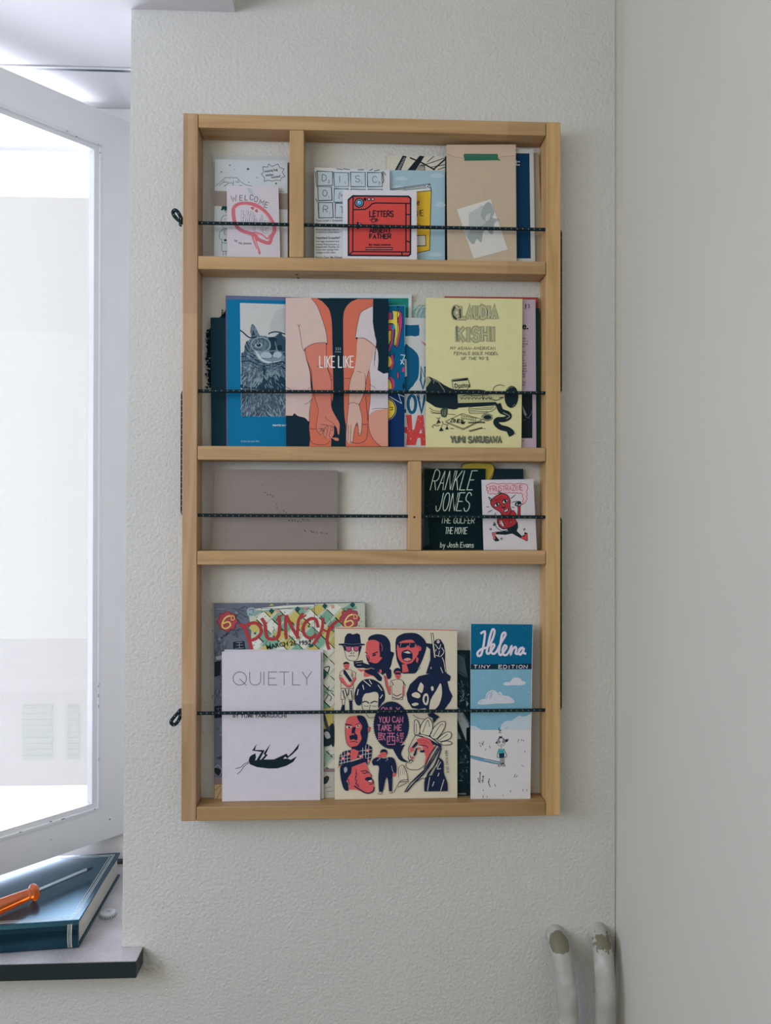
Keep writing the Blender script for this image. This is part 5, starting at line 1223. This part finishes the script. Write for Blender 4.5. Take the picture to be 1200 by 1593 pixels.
# standing boy in shorts
a.E(K, 140, 368, 28, 20); a.P(PK, '118,372 166,372 162,405 145,425 122,405', True); a.M(K, '125,388 135,390|148,388 158,390|135,410 150,410', 4)
a.P('#b9ae9b', '85,440 120,418 175,418 228,450 220,490 200,500 206,590 90,590 96,490 78,490'); a.S(K, '85,440 120,418 175,418 228,450 220,490 200,500 206,590 90,590 96,490 78,490', 4, closed=True)
a.P(K, '112,425 132,425 195,520 172,535 115,455'); a.M(K, '190,440 205,480|185,460 200,500|80,470 100,478|180,540 200,520', 6)
a.P(PK, '78,492 106,492 150,552 180,552 212,492 230,500 190,572 150,580 92,530', True); a.S(K, '78,492 92,530 150,580 190,572 230,500', 4)
a.P('#b9ae9b', '95,592 202,592 206,690 160,692 150,640 130,690 90,690'); a.S(K, '95,592 202,592 206,690 160,692 150,640 130,690 90,690', 4, closed=True); a.M(K, '110,610 125,680|130,600 150,660|165,600 160,650|185,610 195,680', 10)
a.M(K, '100,692 105,740|128,692 124,740|165,692 168,720|196,692 192,720', 4); a.P(K, '103,740 126,740 126,800 84,804'); a.P(K, '166,700 194,700 198,802 170,800')
# woman with rolled hair
a.P(K, '214,680 226,600 280,522 360,505 440,540 486,612 490,690 462,730 430,765 434,650 402,622 350,632 306,642 282,690 272,740 236,740', True); a.M(CR, '300,520 330,545 360,570|350,515 370,550|250,600 240,650|430,560 465,610|450,680 470,650|290,560 300,600', 8, True)
a.S(K, '282,690 285,760 300,800', 4, True); a.M(K, '288,718 315,708 345,724|362,724 395,708 420,714', 9, True); a.M(K, '300,748 322,754 342,748|375,748 395,754 415,748|360,740 350,785 372,790', 4, True); a.S(K, '345,800 365,792 385,798', 6)
# girl holding a telephone
a.E(K, 608, 440, 37, 36); a.P(PK, '585,440 635,440 632,490 610,503 588,488', True); a.P(K, '582,445 636,445 632,466 612,462 590,466'); a.M(K, '600,485 618,485', 5); a.P(PK, '600,500 622,500 628,530 598,530'); a.P(K, '498,425 545,418 548,490 516,502', True)
a.P(PK, '486,472 510,480 522,560 545,590 545,645 530,645 500,560'); a.S(K, '486,472 500,560 530,645 545,645', 5); a.P(K, '440,420 470,470 485,440 455,415', True); a.E(PK, 452, 435, 12, 18)
a.P('#b9ae9b', '545,522 600,508 642,512 680,562 656,572 652,692 560,692 556,562 540,582'); a.S(K, '545,522 600,508 642,512 680,562 656,572 652,692 560,692 556,562 540,582', 4, closed=True); a.P(PK, '655,575 672,575 668,665 655,660'); a.M(K, '555,530 570,560|660,530 665,560|565,640 600,660 645,640|560,670 610,685 650,668', 7, True)
# big dark heads
a.P(K, '688,640 720,555 800,480 900,456 1060,455 1092,482 1085,520 1060,527 1078,600 1108,660 1085,715 1062,742 1030,790 1000,800 890,800 860,770 800,780 740,770 700,710', False)
a.P(CR, smooth(parse('912,690 960,610 1000,545 1012,640 985,740 930,795 905,795 896,770'), True)); a.P(CR, smooth(parse('835,690 850,645 880,640 892,690 880,740 850,735'), True)); a.P(K, smooth(parse('852,690 862,660 876,665 876,700 862,725'), True))
for p in ('790,600 815,540 830,545 845,570 830,630 805,620', '740,640 780,625 815,650 800,680 745,665', '735,735 775,720 800,735 760,752', '912,580 930,572 936,605 918,612'): a.P(CR, smooth(parse(p), True))
# speech balloon
a.at(515, 1100, 5.854)
cen = (550, 165); N = 64; bal = []
for k in range(N * 2):
    t = 2 * math.pi * k / (N * 2); r = 1.0 if k % 2 else .945
    bal.append((cen[0] + 166 * r * math.cos(t), cen[1] + 222 * r * math.sin(t)))
a.P(K, bal); a.P(K, parse('560,370') + smooth(parse('590,430 620,475 660,498 705,500'), False) + smooth(parse('660,470 640,430 650,390 675,340'), False))
PT = '#bb6a88'
a.T(PT, 'ONLY', 462, 46, 44, 32, 7.5, gap=.4, jit=.05); a.T(PT, 'YOU CAN', 438, 140, 50, 26, 8, gap=.32, jit=.08); a.T(PT, 'TAKE ME', 425, 212, 50, 25, 8, gap=.34, jit=.1)
a.M(PT, '430,236 462,236|436,236 436,298|457,236 457,298|436,255 457,255|436,274 457,274|428,300 462,294|466,242 494,242 468,300|466,252 495,302', 6.5)
a.M(PT, '515,238 580,238|514,268 582,268 582,340 514,340 514,268|536,238 534,310 520,316|560,238 560,306 578,306', 6.5)
a.M(PT, '610,232 600,255 618,258 600,282|600,282 620,278|610,284 610,318|600,295 596,312|620,292 624,310|628,238 664,238|634,244 630,262 636,272|646,244 641,262 648,272|658,244 654,262 662,272|632,284 660,284|646,284 646,318|626,320 666,320', 5)
# bald man in flowered shirt
a.P(PK, '134,150 152,100 200,80 250,86 290,160 275,300 240,352 180,366 146,330 130,230', True); a.P(K, smooth(parse('240,78 300,86 334,150 340,210 325,320 290,388 210,396 186,366 240,350 270,310 280,280 268,230 285,175 250,120'), True))
a.S(K, '134,150 130,230 146,330 180,366', 4, True); a.P(K, '128,150 190,160 190,172 130,163'); a.P('#b9b2a6', '140,176 178,172 185,188 150,194', True); a.E(K, 166, 184, 10); a.P('#b9b2a6', '232,172 262,162 258,184 238,186', True); a.E(K, 248, 174, 8); a.S(K, '225,160 262,148', 6)
a.P(K, '195,190 225,185 220,235 245,258 210,262 190,240', True); a.P(PK, '196,238 212,240 212,252 198,252'); a.P(K, '170,262 205,255 242,268 236,302 205,292 178,298', True); a.S(K, '180,318 205,310 245,322', 6); a.P('#c5535a', '338,180 356,185 352,220 338,228'); a.S(K, '338,178 358,185 352,222 338,232', 4)
a.P(PK, '180,382 262,378 232,470 176,490'); a.P(K, '186,370 300,360 250,400'); a.P(PK, '62,560 80,515 90,525')
for p in ('80,440 120,400 180,390 178,500 70,532', '262,392 330,335 376,368 370,460 338,532 300,470 236,462'): a.P(K, p)
a.M('#b7bcc0', '100,415 95,520|125,400 122,512|150,395 150,505|82,450 178,430|78,485 178,462|75,515 178,492|290,370 290,465|318,348 315,480|345,345 340,520|262,400 374,385|250,440 372,420|300,475 365,455', 4)
for (x, y) in ((158, 425), (112, 468), (335, 395), (272, 450), (340, 490)): a.E(PK, x, y, 17, n=9); a.E('#d9bcb8', x, y, 7)
# moustached profile
a.P(K, '84,560 108,522 180,500 310,464 332,500 262,520 196,562 188,600 150,660 160,756 120,748 92,660', True); a.P('#8d93a0', '118,560 140,545 150,575 128,600', True)
a.P(PK, parse('192,545 312,500') + smooth(parse('340,560 345,590 372,625 362,640 388,690 388,745 360,778 300,775 230,752'), False) + parse('160,750 168,690 140,680 150,655 185,600'))
a.M(K, '275,585 320,578 340,600|290,600 310,605 325,595', 8); a.P(K, '308,660 330,638 368,640 372,660 340,668', True); a.M(K, '330,672 372,660 388,690 350,705|345,685 380,680', 7, True); a.P('#cfc7bd', '340,672 368,664 376,680 350,682')
a.M(K, '228,570 232,590 222,610|238,600 228,640|225,630 222,670|236,660 232,700|225,690 240,720|245,700 255,730', 6); a.S(K, '215,720 255,745 300,775 345,785 385,765 394,730', 11, True); a.S(K, '345,590 372,625 362,640', 5); a.M(K, '140,665 160,660 165,700 148,705', 5, True)
# stout man in dark clothes
a.P(K, smooth(parse('372,502 390,470 440,452 480,468 540,455 580,478 598,560 585,625 566,625 560,650 555,768 532,770 518,655 500,655 472,770 440,772 432,640 436,540 385,532'), False)); a.E(K, 482, 412, 33, 30); a.P(PK, '455,415 500,412 505,440 485,462 460,450', True); a.P(PK, '428,440 455,425 450,460 432,462'); a.M(K, '465,428 475,430|488,428 498,430', 4)
a.S('#9aa0a8', '420,490 455,462', 5); a.M('#9aa0a8', '505,460 520,475 500,490|552,535 560,570 570,595', 4); a.E(PK, 576, 615, 14, 18)
a.P('#b9ae9b', '428,790 450,768 466,772 455,794'); a.S(K, '428,790 450,768 466,772 455,794', 4, closed=True); a.P('#b9ae9b', '530,765 552,765 560,780 540,784'); a.S(K, '530,765 552,765 560,780 540,784', 4, closed=True)
# woman in a feather headdress
for p in ('765,250 762,130 785,120 808,170 805,240', '815,240 820,170 860,110 895,100 925,150 920,220 890,262', '905,262 930,200 990,140 1040,135 1030,200 960,290', '975,290 1030,240 1080,225 1098,250 1080,290 1000,312', '1005,320 1060,310 1098,320 1090,340 1020,345'): a.P(CR, smooth(parse(p), True)); a.S(K, p, 6, True, True)
a.M(K, '780,240 778,150|835,235 880,120 900,180|930,270 1000,160 1025,165|990,300 1060,250', 5, True)
a.P(K, '766,250 830,245 900,262 1000,340 1012,366 930,340 850,280 790,262'); a.P('#bdb6a3', '780,252 830,250 900,272 985,340 900,290 830,262')
a.P(PK, '780,292 850,272 905,300 946,380 900,440 880,500 850,530 866,450 830,350 790,330', False); a.M('#8d3a4a', '790,300 860,305 920,350|800,315 870,330', 4, True); a.P(PK, '720,370 755,350 752,395 724,418'); a.E(PK, 802, 378, 14); a.P('#c5535a', '730,455 755,450 758,470 735,475')
a.S(K, '766,262 735,320 708,380 712,430 705,470 720,490 685,515 690,550 730,570 800,568 850,530', 5, True)
a.P(K, '750,440 775,375 790,370 775,430 760,450'); a.P(K, '742,360 780,315 790,335 755,372', True); a.S(K, '800,345 860,352 885,372', 7, True); a.P(K, '810,400 850,390 850,410 820,412', True); a.S(K, '725,440 728,460 745,465', 6, True); a.S(K, '712,490 735,480 745,495', 8, True); a.S(K, '715,510 735,508', 5)
for i, p in enumerate(('1000,360 960,430 920,500 850,600 760,690 690,770', '985,360 930,450 880,540 800,620 720,700 672,775', '1005,375 975,470 940,540 880,620 860,760', '960,350 900,440 850,560', '990,420 950,520 900,600 870,680 880,760', '970,380 910,480 840,590 740,680')): a.S(K, p, 9 if i % 2 else 12, True)
a.P(K, smooth(parse('985,460 1025,500 1030,600 1060,690 1064,766'), False) + parse('850,768 850,690 860,640 920,620 960,540')); a.M('#bdb6a3', '1000,500 970,560 1000,560|940,680 925,720|1030,660 1000,760|975,630 985,600|900,640 880,760|985,480 960,545', 6, True)
a.P('#bdb6a3', smooth(parse('620,640 618,560 640,532 662,535 690,600 698,660 650,668'), True)); a.S(K, '620,640 618,560 640,532 662,535 690,600 698,660', 4, True); a.M(K, '632,560 636,620|648,545 655,610|662,540 675,620', 3)
a.M(K, '575,775 620,690 650,665 700,662 705,685|610,730 690,690|620,690 640,680 700,680|760,690 830,650 850,655', 5, True)
a.B(K, 'REX KOO 2015', 1040, 395, 31, 1.0, .006, 1.50)
# small plume behind the cord above the headdress
a.P(K, '880,60 930,50 990,90 965,110 935,150 925,100 890,85'); a.S(K, '750,70 790,100 850,110', 4, True); a.S(K, '320,60 350,100 400,90', 4, True)
z.done()

z = Zine(4, '732.7,970 829.2,971 825.5,1243.3 732.7,1243.5', .0235, .0034, '#bdbbbd', 'tall narrow blue and white zine with a cursive white title and clouds, rightmost', 'zine', 'zine', G5)
a = z.art(705, 960, 5.4923); TE = '#06587a'; SKY = '#6f9cb0'; WH = '#bdbbbd'; K = '#14303c'
a.P(TE, '154,57 680,62 674,402 152,402'); a.P('#10293a', '152,402 674,397 673,445 151,447'); a.P(SKY, '151,447 673,445 664,965 149,963')
random.seed(2)
for k in range(160):
    x, y = random.uniform(158, 672), random.choice((random.uniform(62, 120), random.uniform(62, 395))); a.E(random.choice(('#4b8dab', '#2a779b', '#6ba3bb')), x, y, random.uniform(1, 2.2), n=5); a.k -= 1
a.k += 1
for k in range(120):
    x, y = random.uniform(155, 660), random.uniform(455, 955); a.E(random.choice(('#8fb3c4', '#6d9ab2')), x, y, random.uniform(2, 7), random.uniform(1.5, 4), n=6); a.k -= 1
a.k += 1
HV = '#c4bdc9'
a.S(HV, '240,138 272,124 270,180 258,260 240,322 215,330 211,303 245,272 295,256 335,195 356,122 338,106 318,160 300,240 288,300 305,312 330,285 352,250 350,232 330,240 322,290 345,314 375,290 410,220 448,155 442,132 420,150 405,230 393,300 408,324 438,290 458,255 442,242 424,280 430,318 458,322 485,285 500,250 494,318 506,280 532,255 542,275 535,308 556,312 572,270 602,260 585,268 562,300 575,320 600,292 607,262 600,300 620,312', 19, True, n=4)
a.T(HV, 'TINY', 178, 437, 26, 28, 5.5, gap=.5, jit=.05, slant=.08); a.T(HV, 'EDITION', 390, 438, 27, 28, 5.5, gap=.5, jit=.06, slant=.08)
CLD = '#b7b9c2'
a.P(CLD, '430,570 450,556 490,552 510,525 540,515 575,525 590,545 615,552 618,572 580,582 500,582 450,584', True)
a.P(CLD, '210,738 240,705 275,695 290,650 335,622 365,632 375,645 410,640 425,668 470,675 510,700 524,730 470,738 350,740 260,748', True); a.M(SKY, '330,650 310,690|340,655 320,695|385,650 400,668|345,632 300,660 285,700', 6, True); a.M('#8aa3b2', '225,728 250,722|500,712 512,725|355,705 365,712', 4)
a.P('#a9b6bf', smooth(parse('666,822 640,838 600,850 570,842 540,858 500,885 450,890 415,920 405,965'), False) + parse('664,965')); a.P('#a9b6bf', '151,925 200,935 230,955 235,966 150,966'); a.M('#7f95a0', '450,955 470,938', 6)
a.P(WH, '149,963 664,965 661,1553 151,1554')
a.P('#5e8aa0', '149,1180 240,1200 400,1240 400,1256 340,1252 230,1225 149,1200'); a.S('#2e566b', '149,1182 240,1204 400,1238', 5); a.S('#2e566b', '149,1204 230,1226 390,1258', 4); a.S(WH, '270,1216 390,1246', 4)
# the boy
a.M(K, '398,945 392,965 412,968 395,980 400,990 415,985', 5, True)
a.P(K, '360,1075 380,1058 385,1085'); a.P(K, '445,1045 475,1040 470,1062 450,1072'); a.E(K, 412, 1068, 36, 40); a.E('#b9b4b8', 412, 1070, 31, 36); a.P(K, '390,1032 400,1015 412,1022 420,1012 422,1034')
for x in (395, 430): a.E(K, x, 1066, 9, 13); a.E('#8fa6ad', x, 1067, 4, 7)
a.M(K, '405,1096 425,1090|383,1050 400,1040|425,1042 440,1052|412,1108 412,1122', 4)
a.P('#3f96a3', '392,1125 435,1125 440,1165 388,1165'); a.P(K, '392,1165 440,1160 438,1202 396,1204'); a.M(K, '392,1128 378,1180 382,1200 398,1200|435,1128 458,1180 455,1195 440,1195|404,1204 406,1258|416,1204 416,1258|425,1204 426,1258|438,1204 436,1258', 5, True)
a.S('#2a6a76', '395,1145 435,1150', 4); a.S(K, '412,1250 436,1248', 7); a.S(K, '386,1272 400,1258 412,1262 405,1274', 5, True, True); a.S(K, '420,1260 438,1258 444,1272 426,1272', 5, True, True)
a.M('#4a5a62', '225,1070 232,1085|245,1075 255,1095|262,1062 255,1090|235,1095 238,1108|275,1138 282,1128|312,1102 318,1120|555,1068 562,1042|585,1045 592,1058|602,1050 605,1062|612,1140 616,1155|590,1268 600,1275|522,1368 535,1342|540,1368 550,1355|598,1470 598,1485|630,1470 632,1488|490,1480 492,1495|258,1475 262,1485|425,1520 428,1528|355,1425 365,1448|290,1530 292,1540|258,1525 256,1545', 5)
a.M('#2f5560', '232,1328 230,1415|215,1375 222,1410|258,1358 255,1415|245,1395 255,1400|310,1380 305,1410|300,1405 318,1450', 6); a.E('#2f5560', 232, 1332, 6, 10); a.E('#2f5560', 258, 1362, 6, 9)
z.done()
